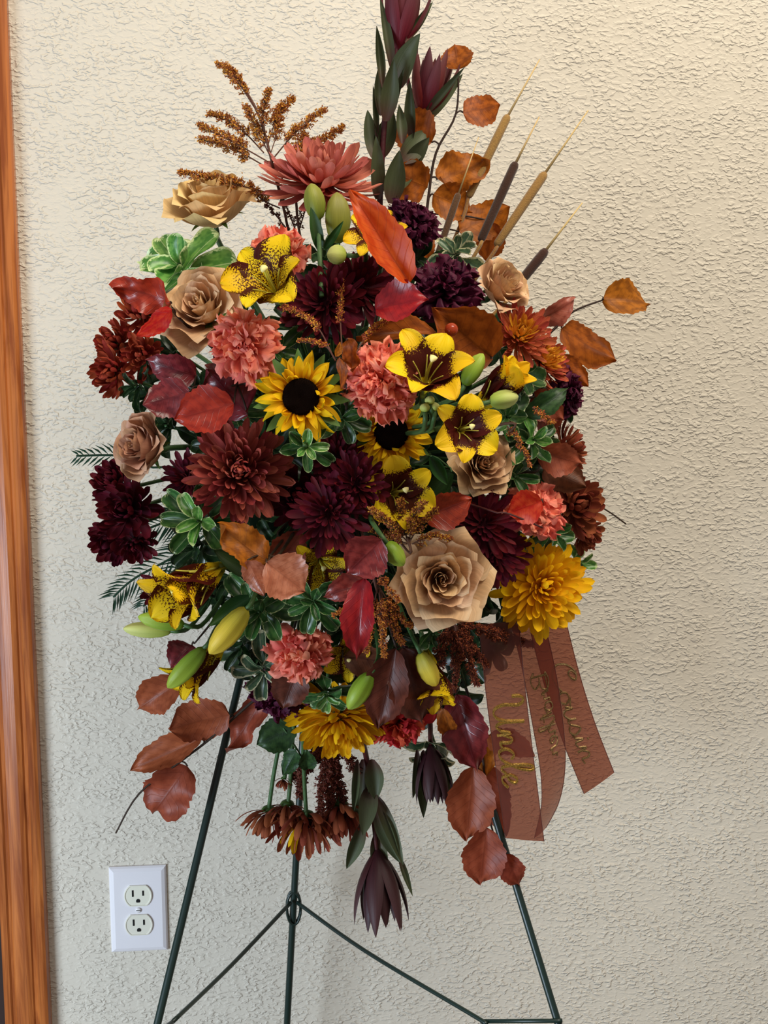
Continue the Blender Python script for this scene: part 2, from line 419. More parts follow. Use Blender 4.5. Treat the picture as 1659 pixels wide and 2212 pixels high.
# ------------------------------------------------------------------ wire easel
def easel():
    def ext(a, b, z):
        t = (z-a.z)/(b.z-a.z); return a+(b-a)*t
    la, lb = P(506, 1520, .20), P(340, 2212, .33)
    ra, rb = P(1071, 1770, .247), P(1206, 2212, .33)
    ba, bb = P(641, 1830, .075), P(620, 2212, .06)
    ZA = 1.16
    lt, rt, bt = ext(la, lb, ZA), ext(ra, rb, ZA), ext(ba, bb, ZA)
    apex = (lt+rt)/2
    r = thing('wire_easel', 'dark green wire tripod easel standing behind the flower spray', 'easel', (apex.x, -.2, 0))
    R = .0042
    def leg(a, b, top): return [top, a, b, ext(a, b, .004)]
    tubes_local(r, [(leg(la, lb, ext(la, lb, ZA)), R)], M['easel_metal'], 'leg', 10)
    tubes_local(r, [(leg(ra, rb, ext(ra, rb, ZA)), R)], M['easel_metal'], 'leg', 10)
    tubes_local(r, [([bt, ba, bb, ext(ba, bb, .004)], R)], M['easel_metal'], 'leg', 10)
    tubes_local(r, [(smooth_path([lt, apex+Vector((0, -.01, .02)), rt], 8), R), ([apex+Vector((0, -.01, .02)), bt], R*.9)], M['easel_metal'], 'top_hook', 8)
    ring = ext(ba, bb, P(633, 1950, .07).z)
    lend = ext(la, lb, .21); rend = P(1206, 2205, .333)
    hook = P(1040, 2206, .30); hookl = P(372, 2208, .30)
    tubes_local(r, [(smooth_path([ring+Vector((-.004, -.008, .004)), P(500, 2085, .18), hookl], 6), .0024), ([hookl, P(335, 2236, .337)], .0024)], M['easel_metal'], 'brace', 8)
    tubes_local(r, [(smooth_path([ring+Vector((.004, -.008, .004)), P(790, 2055, .16), P(1030, 2198, .295), hook], 6), .0024), ([hook, rend, rend+Vector((.004, 0, 0))], .0024)], M['easel_metal'], 'brace', 8)
    pts = [ring + Vector((.0085*math.cos(a)*1.0, -.004, .021*math.sin(a)-.006)) for a in [2*math.pi*i/18 for i in range(19)]]
    tubes_local(r, [(pts, .0016), ([p+Vector((0, .007, 0)) for p in pts], .0016)], M['easel_metal'], 'ring', 6)
    return apex
APEX = easel()

# ------------------------------------------------------------------ foam cage that carries the flowers
FOAM = P(742, 1000, .235)
def foam():
    r = thing('floral_foam', 'dark green block of floral foam hidden behind the massed flowers', 'foam', FOAM)
    vs, fs = [], []
    n = 28
    rows = ((.05, .02), (.095, .03), (.115, .05), (.115, -.03), (.10, -.055), (.05, -.07))
    for k, (rr, y) in enumerate(((.06, .05), (.105, .045), (.125, .02), (.125, -.03), (.105, -.06), (.05, -.075))):
        for i in range(n):
            a = 2*math.pi*i/n
            vs.append((rr*math.cos(a), y, rr*1.15*math.sin(a)))
    for k in range(5):
        for i in range(n): fs.append((k*n+i, k*n+(i+1) % n, k*n+n+(i+1) % n, k*n+n+i))
    fs.append(tuple(range(n-1, -1, -1))); fs.append(tuple(5*n+i for i in range(n)))
    obj('block', mesh('block', vs, [f[::-1] for f in fs], M['foam_green']), r)
    tubes_local(r, [([FOAM+Vector((0, .03, .05)), APEX+Vector((0, -.01, 0))], .003), ([FOAM+Vector((0, .03, -.05)), FOAM+Vector((0, .04, -.10))], .003)], M['easel_metal'], 'wire', 6)
foam()
def foam_end(p, k=.085):
    d = p-FOAM; return FOAM + d*min(.8, k/max(d.length, .01))
def add_stem(r, start_local=(0, 0, 0), mat='stem_green', rad=.0022, name='stem'):
    mw = MW[r.name]; s = mw @ Vector(start_local); z = mw.to_3x3() @ Vector((0, 0, -1))
    e = foam_end(s); k = min(.02, (e-s).length*.3)
    mid = s + z*k + Vector((0, 1, 0))*k*1.6; m2 = mid.lerp(e, .4) + Vector((0, .035, 0))
    return tubes_local(r, [(smooth_path([s, s+z*k*.4, mid, m2, e], 4), rad)], M[mat], name, 6)

# ------------------------------------------------------------------ petal surfaces
def sheet(name, mat, W=.3, prof=None, a0=0, a1=0, p=1., cup=.0, ruf=0., rfreq=3., ser=0., sfreq=9., twist=0., nu=6, nv=8, seed=0, fold=0., wav=0., wf=2.):
    rnd = random.Random(seed); ph = rnd.uniform(0, 6.28); ph2 = rnd.uniform(0, 6.28)
    vs, uvs, fs = [], [], []
    c = Vector((0, 0, 0)); pv = 0
    for j in range(nv+1):
        v = 1-(1-j/nv)**1.45
        a = math.radians(a0+(a1-a0)*v**p)
        if j: c = c + Vector((math.sin(a), 0, math.cos(a)))*(v-pv)
        pv = v
        tdir = Vector((math.sin(a), 0, math.cos(a))); nrm = Vector((-math.cos(a), 0, math.sin(a)))
        side = Vector((0, 1, 0))
        tw = twist*v
        if tw:
            q = Quaternion(tdir, tw); side = q @ side; nrm = q @ nrm
        hw = W/2*max(prof(v), .02)
        for i in range(nu+1):
            s = -1+2*i/nu
            if abs(cup) > .02:
                th = s*cup; y = hw*math.sin(th)/cup; d = hw*(1-math.cos(th))/cup
            else: y = hw*s; d = 0
            d += fold*hw*abs(s) + ruf*W*(v**1.6)*math.sin(rfreq*math.pi*s+ph+1.3*math.sin(v*3+ph2)) + wav*math.sin(wf*2*math.pi*v+ph2+s*.8)*W*abs(s)
            l = ser*(v**3)*(math.sin(sfreq*math.pi*s+ph2)*.5+.5*math.sin(sfreq*2.3*s+ph))
            yj = y
            vs.append(c + side*yj + nrm*d + tdir*l); uvs.append(((s+1)/2, v))
    for j in range(nv):
        for i in range(nu):
            a = j*(nu+1)+i
            fs.append((a, a+1, a+nu+2, a+nu+1))
    return mesh(name, vs, fs, M[mat], uvs)
def prof_spoon(v): return (.35+.65*math.sin(min(v/.74, 1)*math.pi/2))*(1 if v < .74 else math.sqrt(max(0, 1-((v-.74)/.26)**2.4)))
def prof_lance(v): return math.sin(math.pi*min(1, .04+v*.96)**.8)**.8 if v < .999 else 0
def prof_lily(v): return (.26+.74*math.sin(min(v/.6, 1)*math.pi/2)**1.2) * (1 if v < .6 else math.cos((v-.6)/.4*math.pi/2)**.55)
def prof_fan(v): return .18+.82*math.sin(min(v/.85, 1)*math.pi/2)**1.2 if v < .85 else 1-((v-.85)/.15)**2*.25
def prof_obov(v): return (.12+.88*math.sin(min(v/.66, 1)**1.15*math.pi/2)) * (1 if v < .66 else math.sqrt(max(0, 1-((v-.66)/.34)**2)))
def prof_beech(v):
    b = math.sin(math.pi*v**.8)**.62 if 0 < v < 1 else 0
    return b*(1-.5*max(0, (v-.78)/.22)**1.3)
def prof_sun(v): return (.5+.5*math.sin(min(v/.45, 1)*math.pi/2)) * (1 if v < .45 else math.cos((v-.45)/.55*math.pi/2)**.75)
_mc = {}
def cached(key, fn):
    if key not in _mc: _mc[key] = fn()
    return _mc[key]
def R3(axis, ang): return Matrix.Rotation(ang, 4, axis)
GA = math.radians(137.508)

# ------------------------------------------------------------------ rose
def rose_petal_mesh(mat, R, H, half, curl, spiral, tip, seed, thick=0):
    rnd = random.Random(seed); nu, nv = 12, 10
    vs, uvs, fs = [], [], []
    p1, p2, p3 = rnd.uniform(0, 6), rnd.uniform(0, 6), rnd.uniform(.7, 1.2)
    for j in range(nv+1):
        v = j/nv
        r0 = R*.15
        r = r0 + (R-r0)*math.sin(v*math.pi/2)**.9
        z = -.42 + (H+.42)*(v**1.05)
        ext = half*(.45+.55*v**.5)
        if v > .72: ext *= 1-.42*((v-.72)/.28)**2.2
        w0 = max(0, (v-.62)/.38)**2
        for i in range(nu+1):
            u = -1+2*i/nu
            w = w0*(.35+.65*abs(u)**1.5)*p3
            rr = r + spiral*u*(.3+.7*v) + curl*w + .018*math.sin(3.1*u+p1)*v + .012*math.sin(7*u+p2)*v*v
            zz = z - curl*.75*w + tip*w0*(1-abs(u))**1.3 + .015*math.sin(5*u+p2)*v*v
            a = u*ext
            vs.append((rr*math.cos(a), rr*math.sin(a), zz)); uvs.append(((u+1)/2, v))
    for j in range(nv):
        for i in range(nu):
            a = j*(nu+1)+i; fs.append((a, a+1, a+nu+2, a+nu+1))
    return mesh('rose_petal', vs, fs, M[mat], uvs)
def rose(px, py, dpx, n, label, mat='rose_tan', opn=.6, dz=0, spin=0, outer=5):
    REG.append((px, py, label))
    p = DP(px, py, dz); S = dpx/2*mpp(p)
    r = thing('rose', label, 'rose', p, basis(cdir(n), spin), 'tan roses in the spray')
    layers = [(.07, .60, 2.4, .00, .03, .0, 2), (.16, .64, 1.6, .02, .05, .0, 3), (.27, .65, 1.25, .05, .05, .02, 3), (.38, .63, 1.1, .09, .05, .03, 4),
              (.50, .58, 1.0, .14, .05, .05, 4), (.63+.1*opn, .50-.08*opn, .88, .2, .05, .08, 5), (.76+.2*opn, .40-.24*opn, .8, .24, .04, .10, outer)]
    k = 0; seed0 = int(px*7+py)
    for li, (R, H, half, curl, spi, tip, num) in enumerate(layers):
        for q in range(num):
            me = rose_petal_mesh(mat, R*(1+random.uniform(-.04, .04)), H+random.uniform(-.03, .03), half, curl, spi, tip, seed0+k)
            az = 2*math.pi*q/num + li*1.1 + random.uniform(-.15, .15)
            obj('petal', me, r, Matrix.Diagonal((S, S, S, 1)) @ R3('Z', az) @ R3('Y', random.uniform(-.04, .04)))
            k += 1
    sep = cached('sepal', lambda: sheet('sepal', 'sepal_green', .26, prof_lance, 30, 110, 1, .5, nu=4, nv=6))
    for q in range(5):
        obj('sepal', sep, r, Matrix.Translation((0, 0, -.44*S)) @ Matrix.Diagonal((S*.75, S*.75, S*.75, 1)) @ R3('Z', q*1.2566))
    add_stem(r, (0, 0, -.42*S), rad=.0028)
    return r

# ------------------------------------------------------------------ carnation
def carnation(px, py, dpx, n, label, mat='carnation_coral', dz=0, N=34, group='coral carnations in the spray', flat=1., t1=98):
    REG.append((px, py, label))
    p = DP(px, py, dz); S = 1.06*dpx/2*mpp(p)
    r = thing('carnation', label, 'carnation', p, basis(cdir(n), random.uniform(0, 6)), group)
    vs = [cached(('carn', mat, k), lambda k=k: sheet('carnation_petal', mat, 1.15, prof_fan, -12, (34, 46, 22, 40, 8)[k], 1.4, .3, ruf=.10+.02*k, rfreq=2.2+.6*(k % 3), ser=.10, sfreq=9+k, nu=24, nv=8, seed=k, wav=.04)) for k in range(5)]
    base = Vector((0, 0, -.5*S*flat))
    for i in range(N):
        t = (i+.5)/N
        tilt = math.radians(4+t1*t**.62 + random.uniform(-7, 7)); L = S*(.66+.42*t)*random.uniform(.88, 1.10)
        if t < .35: L *= 1.0
        wd = random.uniform(.8, 1.1)
        tw = (1.5 if t < .45 else .45)
        obj('petal', vs[i % 5], r, Matrix.Translation(base + Vector((random.uniform(-.1, .1)*S, random.uniform(-.1, .1)*S, random.uniform(-.08, .05)*S))) @ R3('Z', i*GA) @ R3('Y', tilt*.92) @ R3('Z', random.uniform(-tw, tw)) @ Matrix.Diagonal((L, L*wd, L, 1)))
    cal = cached('calyx', lambda: mesh('calyx', *lathe([(.16, -1.2), (.26, -1.1), (.28, -.7), (.36, -.42), (.30, -.40)], 12), M['sepal_green']))
    obj('calyx', cal, r, Matrix.Diagonal((S, S, S, 1)))
    add_stem(r, (0, 0, -1.15*S))
    return r
def lathe(prof, n, mod=None):
    vs, fs = [], []
    for k, (rr, z) in enumerate(prof):
        for i in range(n):
            a = 2*math.pi*i/n; q = rr*(mod(a, k/(len(prof)-1)) if mod else 1)
            vs.append((q*math.cos(a), q*math.sin(a), z))
    for k in range(len(prof)-1):
        for i in range(n): fs.append((k*n+i, k*n+(i+1) % n, k*n+n+(i+1) % n, k*n+n+i))
    fs.append(tuple(range(n-1, -1, -1))); fs.append(tuple((len(prof)-1)*n+i for i in range(n)))
    return vs, fs

# ------------------------------------------------------------------ chrysanthemum
MUM = {  # N, width, tilt0, tilt1, len0, len1, bend0, bend1, cup, eye
    'football': (190, .19, 3, 118, .58, 1.05, 6, -34, .7, 0),
    'decor':    (120, .23, 10, 106, .5, 1.08, 22, -22, .6, 0),
    'bronze':   (150, .19, 3, 100, .34, 1.02, 8, -34, .8, 0),
    'daisy':    (84, .20, 24, 98, .5, 1.06, 16, -16, .6, .17),
    'spider':   (54, .27, 12, 112, .7, 1.12, 28, -62, .9, .10),
    'droop':    (36, .18, 8, 52, .9, 1.2, 45, -8, .7, .2),
    'loose':    (64, .30, 6, 106, .6, 1.12, 30, -48, .7, 0),
}
def mum(px, py, dpx, n, label, mat, kind='decor', dz=0, group=None, heart=None, stem=True, stempath=None, p=None, squash=1.0, nmul=1., yellow=()):
    if p is None: REG.append((px, py, label))
    p = p or DP(px, py, dz); S = 1.12*dpx/2*mpp(p)
    N, w, t0, t1, l0, l1, b0, b1, cup, eye = MUM[kind]; N = int(N*nmul)
    r = thing('chrysanthemum', label, 'chrysanthemum', p, basis(cdir(n), random.uniform(0, 6)), group)
    def pm(mt): return [cached(('mum', kind, mt, k), lambda k=k: sheet('mum_petal', mt, w*(.85+.15*k), prof_spoon, b0, b1-10*k, 1.2, cup, twist=(-.2, 0, .25)[k], nu=4, nv=7, seed=k)) for k in range(3)]
    A = pm(mat); B = pm(heart) if heart else A
    for i in range(N):
        t = (i+.5)/N
        tilt = math.radians(t0+(t1-t0)*t**.75+random.uniform(-9, 9)); L = S*(l0+(l1-l0)*t**.8)*random.uniform(.84, 1.07)
        az = i*GA+random.uniform(-.1, .1)
        off = Vector((math.cos(az), math.sin(az), 0))*(.14*S*math.sqrt(t)) + Vector((0, 0, (-.12-.22*t)*S*squash))
        ms = B if (heart and t < .45) else A
        mt = Matrix.Translation(off) @ R3('Z', az) @ R3('Y', tilt) @ R3('Z', random.uniform(-.45, .45)) @ Matrix.Diagonal((L, L*random.uniform(.85, 1.15), L, 1))
        me = ms[i % 3]
        if i in yellow: me = pm('mum_yellow')[i % 3]
        obj('petal', me, r, mt)
    if eye:
        ev = cached(('eye', kind, mat), lambda: mesh('eye', *lathe([(.9, -.3), (1., 0), (.85, .3), (.5, .5), (.1, .56)], 14), M['mum_eye']))
        obj('eye', ev, r, Matrix.Translation((0, 0, -.12*S)) @ Matrix.Diagonal((S*eye, S*eye, S*eye*.8, 1)))
    cal = cached('mum_calyx', lambda: mesh('calyx', *lathe([(.06, -.52), (.2, -.45), (.27, -.34), (.22, -.26)], 12), M['sepal_green']))
    obj('calyx', cal, r, Matrix.Diagonal((S, S, S, 1)))
    if stempath: tubes_local(r, [(smooth_path(stempath, 5), .0023)], M['stem_green'], 'stem', 7)
    elif stem: add_stem(r, (0, 0, -.45*S))
    return r

# ------------------------------------------------------------------ lily
def lily(px, py, Lpx, n, label, mat='lily_speckled', a0=14, a1=95, dz=0, spin=0, wide=1., pistil=True, num=6):
    REG.append((px, py, label))
    p = DP(px, py, dz); S = 1.14*Lpx*mpp(p)
    r = thing('lily', label, 'lily', p, basis(cdir(n), spin), 'yellow and brown lilies in the spray')
    wi = [cached(('lily', mat, a0, a1, wide, k), lambda k=k: sheet('lily_petal', mat, (.58 if k % 2 else .42)*wide, prof_lily, a0, a1+(-8, 6, 12, -4)[k], 1.5, .55, ruf=.035, rfreq=2, nu=8, nv=14, seed=k+11, fold=.0, wav=.06)) for k in range(4)]
    for q in range(num):
        L = S*random.uniform(.94, 1.05)
        obj('petal', wi[q % 4], r, Matrix.Translation((0, 0, -.03*S*(q % 2))) @ R3('Z', q*2*math.pi/6+random.uniform(-.08, .08)) @ Matrix.Diagonal((L, L, L, 1)))
    if pistil:
        for q in range(6):
            a = q*1.047+.5
            pts = [Vector((math.cos(a)*.03, math.sin(a)*.03, .05)), Vector((math.cos(a)*.12, math.sin(a)*.12, .32)), Vector((math.cos(a)*.24, math.sin(a)*.24, .52))]
            v_, f_ = tube([x*S for x in smooth_path(pts, 4)], [.016*S*(1-.06*i) for i in range(9)], 5)
            obj('stamen', mesh('stamen', v_, f_, M['filament']), r)
        pts = smooth_path([Vector((0, 0, .03)), Vector((.01, .02, .4)), Vector((.05, .02, .72))], 4)
        v_, f_ = tube([x*S for x in pts], [.022*S]*9, 6); pi_ = obj('pistil', mesh('pistil', v_, f_, M['filament']), r)
        v_, f_ = lathe([(.02, -.03), (.05, -.01), (.055, .025), (.02, .045)], 9, lambda a, k: 1+.2*math.cos(3*a))
        obj('stigma', mesh('stigma', [Vector(x)*S for x in v_], f_, M['stigma']), pi_, Matrix.Translation(pts[-1]*S))
    v_, f_ = tube([Vector((0, 0, -.22))*S, Vector((0, 0, -.1))*S, Vector((0, 0, .03))*S], [.03*S, .05*S, .07*S], 8)
    obj('throat', mesh('throat', v_, f_, M['bud_olive']), r)
    add_stem(r, (0, 0, -.2*S), rad=.0024)
    return r

# ------------------------------------------------------------------ bud (base pixel -> tip pixel)
def bud(bx, by, tx, ty, wpx, label, mat='bud_green', dz=0, tip_dz=0, stempath=None, name='lily_bud'):
    b = DP(bx, by, dz); t = P(tx, ty, dome(bx, by)+dz+tip_dz)
    S = (t-b).length; w = wpx*mpp(b)/2
    r = thing(name, label, 'bud', b, basis(t-b, random.uniform(0, 2)), 'lily buds in the spray')
    pr = [(.25, 0), (.55, .06), (.82, .2), (.98, .42), (.95, .62), (.72, .82), (.36, .95), (.05, 1.0)]
    n = 18; vs, fs = lathe([(a*w, z*S) for a, z in pr], n, lambda a, k: 1+.13*math.cos(3*a)-.06*math.cos(6*a))
    uvs = [(.5+.5*math.cos(3*2*math.pi*(i % n)/n), pr[i//n][1]) for i in range(len(vs))]
    obj('sepals', mesh('bud', vs, fs, M[mat], uvs), r)
    if stempath: tubes_local(r, [(smooth_path([DP(x, y, dz-.004) for x, y in stempath]+[b], 4), .0022)], M['stem_green'], 'stem', 6)
    else: add_stem(r, (0, 0, .01*S))
    return r

# ------------------------------------------------------------------ sunflower
def sunflower(px, py, dpx, n, label, dz=0, spin=0):
    REG.append((px, py, label))
    p = DP(px, py, dz); S = dpx/2*mpp(p)
    r = thing('sunflower', label, 'sunflower', p, basis(cdir(n), spin), 'sunflowers in the spray')
    V = [cached(('sun', k), lambda k=k: sheet('sun_petal', 'sunflower_yellow', .40+.06*(k % 2), prof_sun, (0, 10, -15, 5, -25)[k], (20, -45, 35, -70, 10)[k], 1.2, (.6, .9, .5, 1.1, .3)[k], ruf=.05, rfreq=1.5, twist=(.3, -.5, .7, .0, -.9)[k], nu=6, nv=10, seed=k)) for k in range(5)]
    for ring, (num, tilt, L, r0) in enumerate(((17, 90, .68, .37), (16, 68, .58, .36), (13, 40, .40, .36))):
        for q in range(num):
            az = 2*math.pi*(q+.5*ring)/num+random.uniform(-.09, .09)
            l = L*S*random.uniform(.85, 1.08)
            obj('petal', V[(q*3+ring) % 5], r, R3('Z', az) @ Matrix.Translation((r0*S, 0, -.03*S)) @ R3('Y', math.radians(tilt+random.uniform(-16, 16))) @ R3('Z', random.uniform(-.7, .7)) @ Matrix.Diagonal((l, l*random.uniform(.85, 1.2), l, 1)))
    d = cached('disc', lambda: mesh('disc', *lathe([(.36, -.14), (.40, -.03), (.39, .05), (.34, .09), (.25, .10), (.14, .075), (.02, .06)], 32), M['sunflower_disc']))
    dd = obj('disc', d, r, Matrix.Diagonal((S, S, S, 1)))
    fl = []
    for i in range(260):
        t = math.sqrt((i+.5)/260); a = i*GA; rr = .385*t; z = .075+.05*math.sin(t*2.6)-(.05 if t > .9 else 0)
        c = Vector((rr*math.cos(a), rr*math.sin(a), z)); h = .035+.03*t
        o = c+Vector((math.cos(a)*.015*t, math.sin(a)*.015*t, h))
        e = .014
        fl.append(([c+Vector((e, 0, 0)), c+Vector((-e*.5, e*.87, 0)), c+Vector((-e*.5, -e*.87, 0)), o], [(0, 1, 3), (1, 2, 3), (2, 0, 3)]))
    V_, F_ = cached('florets', lambda: join(fl))
    fo = obj('disc_florets', cached('florets_me', lambda: mesh('florets', V_, F_, M['sunflower_disc'])), dd); fo['kind'] = 'stuff'
    sp = cached('sunsepal', lambda: sheet('sepal', 'sepal_green', .34, prof_lance, 10, -10, 1, .4, nu=4, nv=6))
    for q in range(11):
        obj('sepal', sp, r, R3('Z', q*.571+.2) @ Matrix.Translation((.3*S, 0, -.12*S)) @ R3('Y', 1.5) @ Matrix.Diagonal((S*.75, S*.75, S*.75, 1)))
    add_stem(r, (0, 0, -.12*S), rad=.004)
    return r

# ------------------------------------------------------------------ leaves laid from a base pixel to a tip pixel
BEECH_V = [(0, 25, .25, .03, .18), (-10, -35, .15, .05, -.12), (0, 10, .1, .04, .3), (15, -50, .3, .06, .1), (-5, 60, .2, .05, .15)]
def beech_mesh(mat, k):
    def mk():
        a0, a1, wv, rf, fold = BEECH_V[k]
        me = sheet('beech_leaf', mat, 1.0, lambda v: prof_beech(v)*(1+.06*(2*((v*8.5) % 1)-1)*(1 if v < .95 else 0)+.07*math.sin(v*(5+k)+k*2.1)+.035*math.sin(v*17+k)), a0, a1, 1., .12, ruf=rf, rfreq=1.3, nu=10, nv=34, seed=k*3+1, fold=fold, wav=wv*.42, wf=.9+.25*k)
        return chord(me, 10)
    return cached(('beech', mat, k), mk)
def chord(me, nu):
    vs = me.vertices; tip = vs[len(vs)-1-nu//2].co.copy(); ang = math.atan2(tip.x, tip.z); L = tip.length
    m_ = Matrix.Rotation(-ang, 3, 'Y')
    for v in vs: v.co = (m_ @ v.co)/L
    me.update(); return me
def place_leaf(r, me, b, t, wm, tilt=0., name='leaf', n=None):
    x = (t-b)*1.05; L = x.length; x.normalize()
    z = (n if n else -FWD).copy(); z = (z - x*z.dot(x)).normalized()
    if tilt: z = Quaternion(x, tilt) @ z
    y = z.cross(x)
    # sheet runs along +Z with its face toward -X
    m3 = Matrix((-z, y, x)).transposed()
    w = 1.10*wm/L
    mt = m3.to_4x4() @ Matrix.Diagonal((L*min(1, .5+w), L*w, L, 1)); mt.translation = b
    mi = MW[r.name].inverted() @ mt
    return obj(name, me, r, mi)
def twig(label, stempts, leaves, h=None, dz=0., name='beech_branch', cat='leaf branch', group='autumn beech leaves in the spray', mat='beech_rust', stem='stem_dark', kinds=beech_mesh, rad=.0016, foam_=True):
    """leaves: (bx,by,tx,ty,w[,mat[,tilt[,dhb,dht[,k]]]])"""
    def pt(x, y, e=0): return P(x, y, (h if h is not None else dome(x, y))+dz+e)
    l0 = leaves[0]
    sp = [pt(*s) for s in stempts] if stempts else [pt(l0[0], l0[1])]
    root = sp[0]
    r = thing(name, label, cat, root, None, group)
    if foam_: full = [foam_end(root), root.lerp(foam_end(root), .35)] + sp
    else: full = sp
    path = smooth_path(full, 5)
    n = len(path); paths = [(path, [rad*(1.3-.8*i/n) for i in range(n)])]
    for i, lf in enumerate(leaves):
        bx, by, tx, ty, w = lf[:5]; mt = lf[5] if len(lf) > 5 and lf[5] else mat
        tilt = lf[6] if len(lf) > 6 else random.uniform(-.3, .3)
        e0 = lf[7] if len(lf) > 7 else random.uniform(-.004, .006); e1 = lf[8] if len(lf) > 8 else random.uniform(-.015, .015)
        k = lf[9] if len(lf) > 9 else i % 5
        b = pt(bx, by, e0); hb = -b.y
        t = P(tx, ty, hb+e1)
        place_leaf(r, kinds(mt, k), b, t, w*mpp(b), tilt)
        q = min(path, key=lambda s: (s-b).length)
        if (q-b).length > .003: paths.append((smooth_path([q, q.lerp(b, .6)+Vector((0, 0, .002)), b], 3), rad*.55))
    tubes_local(r, paths, M[stem], 'stem', 6)
    return r

def pitt_mesh(mat, k):
    return cached(('pitt', mat, k), lambda: sheet('pittosporum_leaf', mat, 1.0, prof_obov, (0, -8, 10, 5, -12)[k], (30, 40, -20, 55, 15)[k], 1.2, (.5, .7, .4, .6, .9)[k], wav=.05, wf=1.5, nu=8, nv=12, seed=k, fold=.05))
def sprig(px, py, spx, n, label, mat='pittosporum', N=9, dz=0, group='variegated pittosporum sprigs', tilt=(25, 88), heart=None, wr=.46):
    p = DP(px, py, dz); S = 1.28*spx/2*mpp(p)
    r = thing('pittosporum_sprig', label, 'leaf sprig', p, basis(cdir(n), random.uniform(0, 6)), group)
    for i in range(N):
        t = (i+.5)/N; ti = math.radians(tilt[0]+(tilt[1]-tilt[0])*t**.8+random.uniform(-8, 8)); L = S*(.55+.5*t)*random.uniform(.88, 1.1)
        w = wr*random.uniform(.85, 1.15)
        mt = heart if heart and t < .4 else mat
        obj('leaf', pitt_mesh(mt, i % 5), r, Matrix.Translation((0, 0, -.35*S*t)) @ R3('Z', i*GA) @ R3('Y', ti) @ Matrix.Diagonal((L, L*w, L, 1)))
    s0 = Vector((0, 0, .02*S)); mw = MW[r.name]; s = mw @ s0; e = foam_end(s)
    tubes_local(r, [(smooth_path([s, mw @ Vector((0, 0, -.5*S)), e], 4), .0018)], M['stem_green'], 'stem', 6)
    return r

def leuca_leaf(mat, k):
    return cached(('leuca', mat, k), lambda: chord(sheet('leucadendron_leaf', mat, 1.0, prof_lance, (0, 5, -5, 0, 8)[k], (12, -18, 20, -30, -10)[k], 1.2, (.5, .8, .4, .6, .7)[k], nu=6, nv=12, seed=k), 6))
def leucadendron(label, path, h, leaves, base, d, Lpx, wpx, seed=0, rot=0, bm='leucadendron_bract'):
    pts = [P(x, y, h+e) for x, y, e in path]
    r = thing('leucadendron', label, 'leucadendron', pts[0], None, 'leucadendron stems in the spray')
    full = smooth_path([foam_end(pts[0]), pts[0].lerp(foam_end(pts[0]), .3)]+pts, 6); n = len(full)
    tubes_local(r, [(full, [.0036-.0012*i/n for i in range(n)])], M['stem_red'], 'stem', 8)
    for i, (bx, by, tx, ty, w) in enumerate(leaves):
        b = P(bx, by, h+random.uniform(-.004, .012)); t = P(tx, ty, h+random.uniform(-.02, .03))
        place_leaf(r, leuca_leaf('leucadendron_leaf', i % 5), b, t, w*mpp(b)*1.12, random.uniform(-.4, .4))
    B = P(base[0], base[1], h); S = Lpx*mpp(B)
    br = basis(cdir((d[0], d[1], d[2])), rot)
    m0 = br.to_4x4(); m0.translation = B
    inv = MW[r.name].inverted()
    for ring, (num, tilt, L, W) in enumerate(((6, 17, 1.0, .21), (6, 10, .95, .24), (4, 3, .88, .25))):
        for q in range(num):
            me = cached(('bract', ring, bm), lambda: sheet('bract', bm, W*1.12, prof_lance, 22, (-26, -20, -14)[ring], 1.0, .8, nu=6, nv=12, seed=ring))
            l = S*L*random.uniform(.9, 1.05); ww = wpx/Lpx/.72
            obj('bract', me, r, inv @ m0 @ R3('Z', q*2*math.pi/num+ring*.5) @ Matrix.Translation((.03*S, 0, .02*S*ring)) @ R3('Y', math.radians(tilt*ww+random.uniform(-3, 3))) @ Matrix.Diagonal((l, l, l, 1)))
    return r

